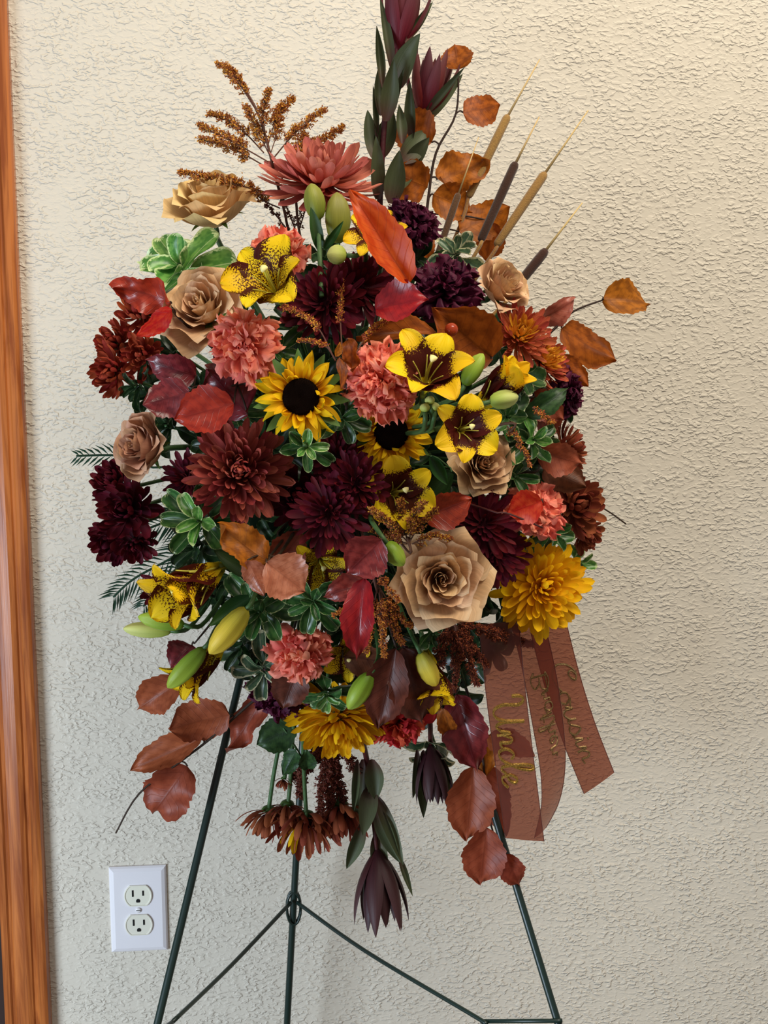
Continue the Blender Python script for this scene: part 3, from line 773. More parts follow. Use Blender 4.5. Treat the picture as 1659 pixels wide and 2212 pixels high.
# ------------------------------------------------------------------ goldenrod plume
def solidago(label, main, branches, mats=('solidago_rust', 'solidago_gold'), h=None, dz=0., dens=1.0, spread=9, start=.3, cat='goldenrod', foam_=True, droop=0, fs=1.):
    def pt(x, y, e=0): return P(x, y, (h if h is not None else dome(x, y))+dz+e)
    mp_ = [pt(*s) for s in main]
    r = thing('goldenrod_plume', label, cat, mp_[0], None, 'rusty goldenrod plumes in the spray')
    inv = MW[r.name].inverted(); paths = []
    full = smooth_path(([foam_end(mp_[0])] if foam_ else []) + mp_, 6)
    paths.append((full, .0013))
    rnd = random.Random(len(label)*31+len(branches)); groups = {0: [], 1: []}
    px = mpp(mp_[0])
    for bi, br in enumerate(branches):
        e1 = rnd.uniform(-.03, .03) if h is not None or True else 0
        bp = smooth_path([pt(x, y, e1*i/(len(br)-1)) for i, (x, y) in enumerate(br)], 8)
        paths.append((bp, .0007))
        L = sum((bp[i+1]-bp[i]).length for i in range(len(bp)-1))
        bd = (bp[-1]-bp[0]).normalized()
        nb = max(8, int(L/px*.24*dens))
        for q in range(nb):
            t = start+(1-start)*(q+rnd.random()*.8)/nb
            f = min(t, .999)*(len(bp)-1); i = min(int(f), len(bp)-2); c0 = bp[i].lerp(bp[i+1], f-i)
            rr = px*spread*1.5*(1.12-t)**.7*rnd.uniform(.6, 1.15)
            o = Vector((rnd.gauss(0, 1), rnd.gauss(0, .8), rnd.gauss(0, 1)+.5)); o = (o - bd*o.dot(bd)).normalized()
            d0 = (o+bd*rnd.uniform(.5, 1.1)+Vector((0, 0, -droop))).normalized()
            paths.append(([c0, c0+d0*rr], .00035))
            for w in range(int(7+rr/px*.7)):
                s = px*rnd.uniform(1.5, 2.7)*fs
                c = c0+d0*rr*(.25+.75*rnd.random()) + Vector((rnd.gauss(0, 1), rnd.gauss(0, 1), rnd.gauss(0, 1)))*px*2.0
                d = (d0+Vector((rnd.gauss(0, .5), rnd.gauss(0, .5), rnd.gauss(0, .5)))).normalized()
                a = d.orthogonal().normalized(); b = d.cross(a); tip = c+d*s*2.2
                vs = [c, c+d*s+a*s*.75, c+d*s-a*s*.37+b*s*.65, c+d*s-a*s*.37-b*s*.65, tip]
                groups[1 if rnd.random() < .42 else 0].append(([inv @ v for v in vs], [(0, 2, 1), (0, 3, 2), (0, 1, 3), (1, 2, 4), (2, 3, 4), (3, 1, 4)]))
    tubes_local(r, paths, M['solidago_stem'], 'stem', 4)
    for g in (0, 1):
        V_, F_ = join(groups[g])
        o = obj('florets', mesh('florets', V_, F_, M[mats[g]], smooth=False), r); o['kind'] = 'stuff'
    return r

# ------------------------------------------------------------------ cattail
def cattail(label, tip, top, bot, end, wpx, mat, h0=.27, h1=.30):
    pt = lambda q, f: P(q[0], q[1], h0+(h1-h0)*f)
    a, b, c, d = pt(tip, 0), pt(top, .4), pt(bot, .8), pt(end, 1)
    r = thing('cattail', label, 'cattail', d, None, 'cattails fanned to the upper right')
    w = wpx*mpp(b)/2; ax = (c-b).normalized()
    pts = [b-ax*w*.5, b-ax*w*.2, b+ax*w*.5, b.lerp(c, .3), b.lerp(c, .7), c-ax*w*.6, c, c+ax*w*.3]
    tubes_local(r, [(pts, [w*.2, w*.7, w*.98, w*1.02, w*.97, w*.9, w*.7, w*.2])], M[mat], 'spike', 12)
    tubes_local(r, [([a, a.lerp(b, .5), b], [w*.12, w*.2, w*.3])], M['straw'], 'tip', 6)
    tubes_local(r, [(smooth_path([c, d, foam_end(d)], 4), w*.42)], M['cattail_tan'], 'stem', 6)

# ------------------------------------------------------------------ fern
def fern(label, path, n, lpx, dz=-.02, wpx=5, h=None):
    pts = smooth_path([P(x, y, (h or dome(x, y))+dz) for x, y in path], 8)
    r = thing('fern_frond', label, 'fern', pts[0], None, 'dark green feathery fern fronds')
    px = mpp(pts[0]); blades = []
    inv = MW[r.name].inverted()
    for i in range(n):
        for s in (-1, 1):
            t = (i+.5*(s > 0))/n; f = t*(len(pts)-1.01); k = int(f); c = pts[k].lerp(pts[k+1], f-k)
            ax = (pts[k+1]-pts[k]).normalized(); side = ax.cross(FWD).normalized()*s
            L = lpx*px*(1-.55*t)*random.uniform(.8, 1.1)
            d = (ax*.9+side*.8+(-FWD)*random.uniform(-.4, .4)).normalized(); w = wpx*px/2
            q = ax.cross(d).cross(d).normalized()
            e = c+d*L+ax*L*.12+Vector((0, 0, -.1*L)); mid = c+d*L*.5
            nn = d.cross(q).normalized()*w*.3
            blades.append(([inv @ x for x in (c, mid+q*w+nn, mid-q*w+nn, e, mid-nn)], [(0, 1, 4), (0, 4, 2), (1, 3, 4), (4, 3, 2)]))
    V_, F_ = join(blades); o = obj('leaflets', mesh('leaflets', V_, F_, M['fern_green']), r); o['kind'] = 'stuff'
    tubes_local(r, [([foam_end(pts[0])]+pts, .0012)], M['fern_green'], 'stem', 5)

# ------------------------------------------------------------------ lettering on ribbon tails (single-stroke script)
LET = {
 'U': ([[(.0, .62), (.02, .85), (.16, .98), (.3, .8), (.24, .35), (.34, .04), (.56, .0), (.74, .25), (.86, .92)], [(.86, .92), (.8, .3), (.9, .02), (1.08, .14)]], 1.08),
 'n': ([[(0, .14), (.1, .44), (.12, .0)], [(.12, .2), (.28, .46), (.4, .38), (.38, .08), (.54, .12)]], .54),
 'c': ([[(.42, .36), (.26, .46), (.06, .26), (.12, .02), (.32, .0), (.5, .14)]], .48),
 'l': ([[(0, .12), (.24, .55), (.34, .95), (.24, 1.02), (.15, .7), (.15, .15), (.25, .0), (.4, .12)]], .38),
 'e': ([[(0, .12), (.24, .2), (.34, .38), (.22, .46), (.08, .26), (.16, .0), (.34, .0), (.5, .14)]], .48),
 'C': ([[(.58, .76), (.66, .94), (.44, 1.02), (.16, .72), (.1, .25), (.36, .0), (.66, .05), (.88, .2)], [(.58, .76), (.42, .7), (.36, .86), (.5, 1.0)]], .88),
 'u': ([[(0, .14), (.1, .44), (.1, .1), (.24, .0), (.4, .2), (.44, .44)], [(.44, .44), (.42, .08), (.56, .12)]], .56),
 's': ([[(0, .12), (.2, .5), (.34, .2), (.2, .0), (.05, .06)], [(.2, .0), (.46, .12)]], .44),
 'i': ([[(0, .12), (.12, .44), (.12, .08), (.28, .1)], [(.15, .62), (.2, .67)]], .3),
 'r': ([[(0, .12), (.1, .5), (.16, .38), (.32, .4), (.3, .1), (.44, .12)]], .42),
 'a': ([[(.38, .4), (.2, .46), (.04, .22), (.14, .0), (.32, .18), (.4, .44)], [(.4, .44), (.38, .08), (.54, .12)]], .52),
 'd': ([[(.38, .4), (.2, .46), (.04, .22), (.14, .0), (.32, .18), (.44, .98)], [(.44, .98), (.38, .08), (.54, .12)]], .52),
 'p': ([[(0, .12), (.12, .46), (.08, -.42)], [(.1, .28), (.26, .46), (.4, .28), (.28, .02), (.12, .08), (.5, .12)]], .5),
 'B': ([[(.18, .94), (.14, .02)], [(.0, .76), (.32, 1.0), (.64, .84), (.48, .56), (.22, .5)], [(.22, .5), (.64, .46), (.7, .14), (.36, -.02), (.05, .12), (.8, .12)]], .78),
 'o': ([[(.28, .46), (.08, .36), (.06, .08), (.28, .0), (.4, .24), (.28, .46), (.52, .36)]], .48),
 't': ([[(.0, .12), (.2, .85), (.16, .1), (.28, .0), (.42, .12)], [(.02, .6), (.36, .64)]], .38),
 'h': ([[(0, .12), (.24, .6), (.28, .98), (.16, .95), (.12, .0)], [(.12, .24), (.3, .46), (.42, .34), (.4, .06), (.54, .12)]], .52),
}
def ribbon(label, word, ctr, wpx, text, gold, twist=None, cut=0., mirror=False, lw=.0017):
    """ctr: (px,py,h) down the middle; text: (start fraction, length fraction, height fraction, across offset)"""
    pts = smooth_path([P(*c) for c in ctr], 10); n = len(pts)
    cum = [0]
    for i in range(n-1): cum.append(cum[-1]+(pts[i+1]-pts[i]).length)
    LT = cum[-1]
    tw = (lambda f: 0) if twist is None else (lambda f: twist[0]*max(0, (f-twist[1])/(1-twist[1]))**1.3)
    def frame(s):
        s = max(0, min(LT-1e-6, s)); i = 0
        while cum[i+1] < s: i += 1
        t = (s-cum[i])/(cum[i+1]-cum[i]); p = pts[i].lerp(pts[i+1], t)
        a = pts[max(i-1, 0)]; b = pts[min(i+2, n-1)]
        d = (b-a).normalized(); x = d.cross(-FWD).normalized()
        if x.dot(RIGHT) < 0: x = -x
        x = Quaternion(d, tw(s/LT)) @ x
        nr = x.cross(d).normalized()
        if nr.dot(-FWD) < 0: nr = -nr
        return p, d, x, nr
    wm = wpx*mpp(pts[0])
    def surf(s, t, lift=0):
        p, d, x, nr = frame(s)
        curl = .10*(t*t)*wm + .012*math.sin(s*26)*.1
        return p + x*(t*wm) + nr*(lift-curl) + d*(cut*t*wm*max(0, s/LT-.5)*2)
    r = thing('memorial_ribbon', label, 'ribbon', pts[0], None, 'sheer copper memorial ribbon tails')
    inv = MW[r.name].inverted()
    nu, nv = 8, 60; vs, uvs, fs = [], [], []
    for j in range(nv+1):
        for i in range(nu+1):
            vs.append(inv @ surf(LT*j/nv, -.5+i/nu)); uvs.append((i/nu, j/nv))
    for j in range(nv):
        for i in range(nu):
            a = j*(nu+1)+i; fs.append((a, a+1, a+nu+2, a+nu+1))
    obj('band', mesh('ribbon', vs, fs, M['ribbon_copper'], uvs), r)
    # rolled selvedge on both edges
    for sgn in (-.5, .5):
        e = [surf(LT*j/40, sgn) for j in range(41)]
        tubes_local(r, [(e, .0004)], M['ribbon_copper'], 'edge', 5)
    adv = sum(LET[c][1] for c in word); s0, sl, hf, off = text
    k = LT*sl/adv; x0 = 0
    for c in word:
        strokes, a = LET[c]; parts = []
        for st in strokes:
            cp = smooth_path([Vector((x, y, 0)) for x, y in st], 5)
            L3 = []
            for q in cp:
                yy = (q.y-.4)*hf+off
                L3.append((LT*s0+(x0+q.x)*k, (-yy if mirror else yy)))
            P3 = [inv @ surf(s, t, .0007) for s, t in L3]
            nn = len(P3)
            rad = []
            for i in range(nn):
                dd = (cp[min(i+1, nn-1)]-cp[max(i-1, 0)])
                rad.append(lw*(.55+.6*abs(dd.y)/(dd.length+1e-6)))
            parts.append(tube(P3, rad, 5))
        V_, F_ = join(parts); obj('gold_letter', mesh('letter_'+c, V_, F_, M[gold], smooth=False), r)
        x0 += a
    return r
# ================================================================== THE SPRAY
# ---- sunflowers
sunflower(650, 857, 205, (-.02, .05, 1), 'bright open sunflower with a black centre, above the dusty red chrysanthemum', dz=.03, spin=.3)
sunflower(845, 935, 190, (.12, -.12, .95), 'shaded sunflower tucked beneath the ruffled coral carnation', dz=-.035, spin=1.0)
# ---- roses
rose(458, 448, 200, (-.12, .80, .55), 'golden tan rose seen from the side, highest rose on the left, below the goldenrod plume', 'rose_gold', .55, dz=.0, spin=.4)
rose(440, 672, 185, (-.25, .32, .9), 'open tan rose at the left, touching the coral carnation', 'rose_tan', .75, dz=.005, spin=1.2)
rose(315, 965, 160, (-.62, .10, .78), 'pinkish tan rosebud half open, at the left edge above the burgundy chrysanthemums', 'rose_pinkish', .15, dz=.02, spin=.2)
rose(1080, 622, 138, (.55, .42, .72), 'pale tan rose behind the plum carnation, at the foot of the cattails', 'rose_tan', .35, dz=.01, spin=2.)
rose(1040, 1000, 150, (.22, .10, .95), 'shaded tan rose half hidden under the banded yellow lily', 'rose_tan', .4, dz=-.035, spin=.8)
rose(952, 1250, 200, (.06, .0, 1), 'largest wide open tan rose, between the lower goldenrod and the yellow chrysanthemum', 'rose_tan', .95, dz=.03, spin=.5, outer=6)
# ---- coral carnations
carnation(523, 735, 142, (-.1, .12, 1), 'bright coral carnation overlapping the open tan rose on the left', dz=.05)
carnation(822, 820, 148, (-.06, .0, 1), 'ruffled coral carnation hanging over the shaded sunflower', dz=.05, N=50)
carnation(603, 528, 125, (.1, .62, .8), 'coral carnation behind the topmost yellow lily', 'carnation_coral', dz=-.01)
carnation(1166, 1090, 122, (.32, .35, .85), 'pale coral carnation with a red leaf in front, at the right edge', 'carnation_coral', dz=.01)
carnation(655, 1425, 122, (.12, -.35, .95), 'coral carnation low on the spray, above the lower yellow chrysanthemum', 'carnation_coral', dz=.03)
carnation(868, 1582, 118, (.2, -.75, .65), 'red coral carnation facing down at the bottom of the spray', 'carnation_red', dz=.0)
# ---- plum carnations
PG = 'dark plum carnations in the spray'
carnation(893, 466, 118, (.25, .62, .75), 'dark plum carnation highest up, behind the red beech leaf', 'carnation_plum', dz=-.01, group=PG)
carnation(964, 606, 145, (.05, .45, .88), 'dark plum carnation in the upper right, beside the pale tan rose', 'carnation_plum', dz=.02, group=PG)
carnation(1240, 850, 112, (.85, -.05, .45), 'dark plum carnation in profile at the right edge, below the bronze chrysanthemums', 'carnation_plum', dz=.01, group=PG)
carnation(598, 1525, 118, (-.15, -.7, .65), 'dark plum carnation low down, left of the lower yellow chrysanthemum', 'carnation_plum', dz=-.02, group=PG)
# ---- chrysanthemums
mum(692, 372, 232, (.02, .80, .58), 'terracotta pink chrysanthemum seen from the side, highest bloom under the goldenrod', 'mum_terracotta', 'decor', dz=.03, squash=.6)
mum(517, 1015, 200, (.08, .08, 1), 'big dusty red chrysanthemum left of centre, below the bright sunflower', 'mum_dusty_red', 'football', dz=.015)
BZ = 'bronze chrysanthemums with golden hearts'
mum(1126, 716, 140, (.15, .36, .92), 'bronze chrysanthemum with a golden heart, nearer the large bronze leaf', 'mum_bronze', 'bronze', dz=.025, group=BZ, heart='mum_bronze_heart')
mum(1185, 775, 125, (.62, .22, .72), 'bronze chrysanthemum with a golden heart, the outer one facing right', 'mum_bronze', 'bronze', dz=.0, group=BZ, heart='mum_bronze_heart')
BG = 'burgundy chrysanthemums'
mum(240, 1035, 105, (-.45, .35, .8), 'burgundy chrysanthemum at the left edge, uppermost of the cluster', 'mum_burgundy', 'loose', dz=-.0, group=BG)
mum(268, 1098, 130, (-.25, .1, .95), 'burgundy chrysanthemum at the left edge, largest in the middle of the cluster', 'mum_burgundy', 'loose', dz=.03, group=BG)
mum(238, 1172, 112, (-.45, -.35, .8), 'burgundy chrysanthemum at the left edge, lowest of the cluster', 'mum_burgundy', 'loose', dz=.01, group=BG)
mum(292, 1180, 85, (.1, -.5, .85), 'small burgundy chrysanthemum at the left edge, tucked under the largest of its cluster', 'mum_burgundy', 'loose', dz=.005, group=BG, nmul=.8)
mum(400, 1035, 105, (-.2, 0, .95), 'dark burgundy chrysanthemum in shade between the rosebud and the dusty red bloom', 'mum_burgundy', 'daisy', dz=-.04, group=BG)
mum(695, 650, 165, (-.22, .12, .95), 'burgundy chrysanthemum in the upper middle, beside the topmost yellow lily', 'mum_burgundy', 'daisy', dz=.02, group=BG, nmul=1.2)
mum(775, 612, 150, (.12, .3, .92), 'burgundy chrysanthemum in the upper middle, under the lily with the red leaf', 'mum_burgundy', 'daisy', dz=-.01, group=BG)
mum(772, 1043, 135, (.15, .1, 1), 'burgundy chrysanthemum at the centre, right of the dusty red bloom', 'mum_burgundy', 'daisy', dz=.015, group=BG)
mum(708, 1112, 150, (-.05, -.1, 1), 'burgundy chrysanthemum at the centre, lower of the front pair', 'mum_burgundy', 'daisy', dz=.025, group=BG)
mum(640, 1070, 135, (-.1, .0, 1), 'burgundy chrysanthemum at the centre, in deep shade beside the dusty red bloom', 'mum_burgundy', 'loose', dz=-.03, group=BG)
mum(730, 985, 115, (.0, .3, .95), 'burgundy chrysanthemum at the centre, in deep shade under the small green sprig', 'mum_burgundy', 'daisy', dz=-.025, group=BG)
mum(1045, 1130, 145, (.0, .15, 1), 'burgundy chrysanthemum on the right, above the other, by the pale coral carnation', 'mum_burgundy', 'daisy', dz=.0, group=BG)
mum(1075, 1198, 140, (.15, -.15, .95), 'burgundy chrysanthemum on the right, lower one beside the largest tan rose', 'mum_burgundy', 'daisy', dz=-.015, group=BG)
mum(335, 1275, 80, (-.4, -.3, .8), 'small maroon chrysanthemum peeking out behind the lower left lily', 'mum_burgundy', 'loose', dz=-.02, group=BG, nmul=.6)
RG = 'red brown curly chrysanthemums at the left edge'
mum(302, 668, 112, (-.25, .45, .85), 'red brown curly chrysanthemum at the left edge under the red leaf', 'mum_redbrown', 'spider', dz=-.005, group=RG)
mum(243, 738, 104, (-.5, .25, .8), 'red brown curly chrysanthemum at the left edge, farthest out to the side', 'mum_redbrown', 'spider', dz=.005, group=RG)
mum(238, 808, 108, (-.45, -.2, .85), 'red brown curly chrysanthemum at the left edge, lowest of its cluster', 'mum_redbrown', 'spider', dz=.0, group=RG)
mum(305, 768, 96, (.05, -.05, 1), 'red brown curly chrysanthemum nearest the open tan rose', 'mum_redbrown', 'spider', dz=-.01, group=RG)
UG = 'rust brown chrysanthemums at the right edge'
mum(1252, 1092, 128, (.42, .15, .88), 'rust brown chrysanthemum at the right edge beside the pale coral carnation', 'mum_rust', 'loose', dz=.0, group=UG)
mum(1268, 1160, 84, (.5, -.45, .75), 'small rust brown chrysanthemum at the right edge above the yellow bloom', 'mum_rust', 'loose', dz=-.01, group=UG, nmul=.8)
mum(1240, 970, 112, (.92, .15, .25), 'rust chrysanthemum in profile at the right edge, below the plum carnation', 'mum_rust', 'decor', dz=-.01, group=UG, nmul=.9)
YG = 'yellow chrysanthemums'
mum(1178, 1268, 190, (.22, .02, .97), 'yellow chrysanthemum at the lower right, above the ribbon tails', 'mum_yellow', 'decor', dz=.03, group=YG, nmul=1.1)
mum(732, 1578, 190, (.02, -.72, .65), 'yellow chrysanthemum facing down at the bottom of the spray', 'mum_yellow', 'decor', dz=.01, group=YG)
HG = 'wilting chrysanthemums hanging on long stems below the spray'
def hang(px, py, d, n, lab, path, h=.25, **k):
    mum(px, py, d, n, lab, 'mum_rust', 'droop', p=P(px, py, h), group=HG, stempath=[P(x, y, h+e) for x, y, e in path], **k)
hang(578, 1772, 115, (-.12, -.96, .25), 'hanging rust chrysanthemum with long green stem, farthest left', [(607, 1500, .04), (605, 1590, .0), (590, 1680, 0), (580, 1752, 0)])
hang(620, 1757, 105, (-.02, -.98, .15), 'hanging rust chrysanthemum half closed, second from the left', [(640, 1500, .05), (632, 1600, .01), (627, 1690, 0), (622, 1738, 0)], nmul=1.1)
hang(660, 1790, 147, (.0, -.78, .55), 'hanging rust chrysanthemum with two yellow petals, lowest of all', [(655, 1520, .05), (655, 1620, .01), (658, 1700, 0), (662, 1765, .0)], h=.265, yellow=(5, 8, 13), nmul=1.3)
hang(735, 1765, 140, (.08, -.9, .35), 'hanging rust chrysanthemum farthest right, beside the hanging dark leucadendron', [(720, 1520, .05), (722, 1620, .01), (728, 1690, 0), (733, 1742, 0)], nmul=1.4)
hang(612, 1690, 44, (-.05, -.98, .1), 'small closed green and brown bud hanging above the wilting blooms', [(618, 1500, .05), (618, 1590, .0), (615, 1680, 0)], nmul=.6)
# ---- lilies
lily(604, 645, 132, (-.30, .40, .86), 'speckled yellow lily at the upper left, topmost and brightest lily', 'lily_speckled', dz=.045, spin=.25, a1=80, wide=1.15)
lily(818, 548, 98, (-.10, .50, .85), 'speckled yellow lily under the vivid red beech leaf', 'lily_speckled', dz=.02, spin=.2, a1=92)
lily(916, 842, 132, (.08, .50, .86), 'yellow lily with a brown throat pointing up, right of the ruffled coral carnation', 'lily_banded', dz=.045, spin=.0, a1=82)
lily(990, 930, 98, (.25, .0, .96), 'yellow lily with a broad brown star facing forward, over the shaded tan rose', 'lily_banded', dz=.06, spin=.42, a1=98, wide=1.15)
lily(845, 1065, 105, (.30, .0, .92), 'shaded yellow lily under the shaded sunflower at the centre', 'lily_banded', dz=-.015, spin=.7, a1=95, wide=1.15)
lily(476, 1225, 165, (-.62, -.42, .66), 'speckled yellow lily at the lower left, drooping outward over green buds', 'lily_speckled', a0=2, a1=52, dz=.03, spin=.5, wide=.9)
lily(1030, 882, 135, (.62, .55, .5), 'half open yellow lily beside the variegated leaves on the right', 'lily_banded', a0=2, a1=28, dz=.02, spin=.3, wide=.85)
lily(480, 1392, 130, (-.62, -.62, .45), 'faded yellow lily at the lower left, lowest and half hidden by a green bud', 'lily_speckled', a0=2, a1=40, dz=-.005, spin=.1, wide=.85)
lily(918, 1405, 125, (.18, -.85, .45), 'yellow lily hanging down in shade below the largest tan rose', 'lily_speckled', a0=2, a1=42, dz=.0, spin=.7, wide=.9)
lily(690, 1205, 90, (.1, -.3, .92), 'yellow lily in deep shade under the front burgundy blooms', 'lily_speckled', dz=-.045, spin=.3, a1=85)
lily(752, 1390, 80, (.0, -.5, .85), 'small yellow lily in deep shade right of the low coral carnation', 'lily_speckled', dz=-.045, spin=.5, a1=85)
# ---- buds
bud(687, 475, 672, 396, 44, 'green lily bud standing upright under the terracotta bloom', 'bud_olive', dz=.03, stempath=[(695, 640), (690, 540)])
bud(730, 525, 728, 415, 54, 'large olive bud standing upright left of the red beech leaf', 'bud_olive', dz=.0)
bud(748, 552, 706, 550, 42, 'round pale green bud left of the lily under the red leaf', 'bud_pale', dz=.04)
bud(835, 1172, 872, 1222, 40, 'bright green bud pressed against the largest tan rose', 'bud_green', dz=.055)
bud(398, 1350, 298, 1332, 38, 'green bud pointing left, under the drooping lily', 'bud_green', dz=.06)
bud(370, 1362, 266, 1358, 34, 'pale yellow green bud pointing left, partly behind the green one', 'bud_pale', dz=.045)
bud(440, 1400, 362, 1486, 44, 'long green bud pointing down left, lowest bud on the left side', 'bud_green', dz=.06)
bud(532, 1315, 452, 1412, 54, 'closed yellow lily bud pointing down left, beside the variegated leaves', 'bud_yellow', dz=.045)
bud(800, 1455, 752, 1532, 44, 'green bud pointing down, between coral carnation and brown leaves', 'bud_green', dz=.05)
bud(1003, 832, 1044, 764, 40, 'green bud pointing up right, between the two banded lilies', 'bud_green', dz=.05)
bud(1058, 868, 1120, 856, 40, 'pale yellow bud pointing right, under the half open lily', 'bud_pale', dz=.055)
bud(908, 1410, 942, 1482, 44, 'yellow green bud pointing down, under the largest tan rose', 'bud_yellow', dz=.045)
for i, (x, y) in enumerate(((930, 866), (918, 882), (938, 880))):
    bud(x, y+8, x-2+2*i, y-11, 22, ('tiny pale green bud, uppermost of three under the banded lily', 'tiny pale green bud, left of three under the banded lily', 'tiny pale green bud, right of three under the banded lily')[i], 'bud_pale', dz=.06, name='flower_bud')

# ---- pittosporum
sprig(388, 572, 210, (-.25, .45, .85), 'bright variegated sprig at the upper left, above the open tan rose', 'pittosporum_fresh', 12, dz=.01, wr=.6)
sprig(430, 1125, 160, (-.15, .0, 1), 'variegated sprig at the left, below the big dusty red bloom', 'pittosporum', 12, dz=.03, heart='pittosporum_fresh')
sprig(662, 965, 118, (.05, -.1, 1), 'small variegated sprig just under the bright sunflower', 'pittosporum', 10, dz=.03, heart='pittosporum_fresh')
sprig(985, 545, 120, (.15, .55, .82), 'variegated sprig behind the upper plum carnation at the foot of the cattails', 'pittosporum_dusty', 11, dz=-.01)
sprig(1152, 950, 125, (.45, .1, .88), 'variegated sprig at the right, between shaded rose and rust bloom', 'pittosporum', 11, dz=.0, heart='pittosporum_fresh')
sprig(565, 1452, 135, (-.1, -.5, .85), 'dusty variegated sprig left of the low coral carnation', 'pittosporum_dusty', 9, dz=.015)
sprig(675, 1300, 130, (.0, -.15, 1), 'glossy green sprig above the low coral carnation', 'pittosporum', 10, dz=.02)
sprig(560, 1320, 165, (-.15, -.15, .97), 'variegated sprig right of the drooping lily at the lower left', 'pittosporum', 12, dz=.005)
sprig(705, 1502, 110, (.0, -.5, .85), 'variegated sprig just above the bottom yellow chrysanthemum', 'pittosporum', 10, dz=.0, heart='pittosporum_fresh')
sprig(598, 762, 125, (.1, .1, 1), 'variegated sprig between the bright coral carnation and the sunflower', 'pittosporum', 9, dz=-.005)
sprig(1118, 805, 125, (.4, .25, .88), 'variegated sprig behind the half open lily on the right', 'pittosporum', 9, dz=-.005, wr=.62)
sprig(1095, 900, 120, (.3, .0, .95), 'dark variegated sprig below the pale yellow bud on the right', 'pittosporum', 8, dz=-.02, wr=.62)
sprig(940, 1625, 130, (.15, -.8, .55), 'dull green sprig at the bottom right of the red coral carnation', 'pittosporum_dusty', 10, dz=-.01)
sprig(740, 905, 110, (.1, .0, 1), 'dark green sprig between the two sunflowers', 'pittosporum', 7, dz=-.02, wr=.6)
sprig(935, 1368, 105, (.1, -.4, .9), 'dark green sprig directly under the largest tan rose', 'pittosporum', 6, dz=-.005, wr=.6)
sprig(1195, 1150, 105, (.4, .1, .9), 'glossy green sprig under the pale coral carnation on the right', 'pittosporum', 8, dz=-.01)
sprig(1250, 1215, 100, (.75, -.1, .6), 'fresh green leaves poking out beside the right yellow chrysanthemum', 'pittosporum_fresh', 6, dz=-.015)
sprig(505, 890, 120, (-.1, .1, 1), 'dark sprig between the purple beech leaves and the sunflower', 'pittosporum', 8, dz=-.025)
sprig(1110, 1030, 120, (.3, -.1, .95), 'green sprig between the shaded tan rose and pale coral carnation', 'pittosporum', 8, dz=-.02)
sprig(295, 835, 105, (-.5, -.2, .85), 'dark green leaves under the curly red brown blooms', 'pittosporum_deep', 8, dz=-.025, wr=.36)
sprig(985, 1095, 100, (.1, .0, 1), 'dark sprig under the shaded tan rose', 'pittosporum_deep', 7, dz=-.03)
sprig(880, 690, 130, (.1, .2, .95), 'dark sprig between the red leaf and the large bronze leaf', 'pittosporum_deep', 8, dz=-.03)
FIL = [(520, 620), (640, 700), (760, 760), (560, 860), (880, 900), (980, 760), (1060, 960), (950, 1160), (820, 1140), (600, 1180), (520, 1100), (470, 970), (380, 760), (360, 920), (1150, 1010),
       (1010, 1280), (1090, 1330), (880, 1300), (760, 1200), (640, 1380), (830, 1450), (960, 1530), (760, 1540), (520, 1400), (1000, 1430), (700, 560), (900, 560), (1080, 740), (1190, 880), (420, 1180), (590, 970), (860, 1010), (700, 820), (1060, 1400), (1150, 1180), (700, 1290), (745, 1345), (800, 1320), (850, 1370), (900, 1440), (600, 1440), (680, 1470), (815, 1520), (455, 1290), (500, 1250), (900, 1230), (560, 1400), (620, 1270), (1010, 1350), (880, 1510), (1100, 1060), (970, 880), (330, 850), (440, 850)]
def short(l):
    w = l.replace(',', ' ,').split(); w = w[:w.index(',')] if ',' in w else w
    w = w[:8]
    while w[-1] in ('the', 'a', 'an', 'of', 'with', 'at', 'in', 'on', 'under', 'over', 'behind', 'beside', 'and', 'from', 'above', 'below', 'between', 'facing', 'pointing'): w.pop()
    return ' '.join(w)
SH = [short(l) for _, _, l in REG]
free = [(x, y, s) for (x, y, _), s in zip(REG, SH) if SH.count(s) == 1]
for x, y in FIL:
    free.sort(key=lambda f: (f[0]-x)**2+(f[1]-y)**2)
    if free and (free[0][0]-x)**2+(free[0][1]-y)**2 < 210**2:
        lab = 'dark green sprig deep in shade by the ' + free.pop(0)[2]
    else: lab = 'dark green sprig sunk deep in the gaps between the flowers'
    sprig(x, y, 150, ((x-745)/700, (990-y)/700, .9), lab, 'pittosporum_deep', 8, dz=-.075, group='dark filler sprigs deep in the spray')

# ---- beech branches and leaves
twig('tall beech branch with orange leaves rising beside the leucadendron at the upper right', [(905, 600), (925, 430), (942, 330), (985, 245), (990, 145)],
     [(990, 150, 982, 96, 60), (1000, 243, 1076, 226, 72), (932, 308, 860, 252, 88), (945, 388, 1046, 345, 82), (925, 405, 848, 372, 78), (936, 420, 1018, 458, 72),
      (992, 500, 1096, 448, 82), (1062, 478, 1052, 562, 56), (905, 575, 926, 505, 44)], h=.255, mat='beech_orange')
twig('thin beech twig with two orange leaves sticking out to the right', [(1130, 770), (1200, 708), (1240, 672), (1302, 648)],
     [(1303, 647, 1402, 656, 70), (1213, 708, 1326, 776, 82)], h=.27, mat='beech_orange')
twig('folded pink brown beech leaf pointing right behind the bronze blooms', [(1150, 720)], [(1160, 696, 1240, 646, 46, 'beech_pinkbrown', .5)], h=.265)
twig('bare drooping beech branch with rust leaves at the lower left', [(600, 1470), (540, 1520), (455, 1595), (390, 1645), (300, 1715), (250, 1800)],
     [(388, 1472, 298, 1532, 70, 'beech_rust', .1), (496, 1545, 372, 1575, 92, 'beech_rust', -.2), (440, 1592, 287, 1662, 60, 'beech_rust', .3), (562, 1505, 492, 1618, 60, 'beech_rust', .4), (405, 1655, 335, 1752, 96, 'beech_rust', 0)], h=.27, mat='beech_rust')
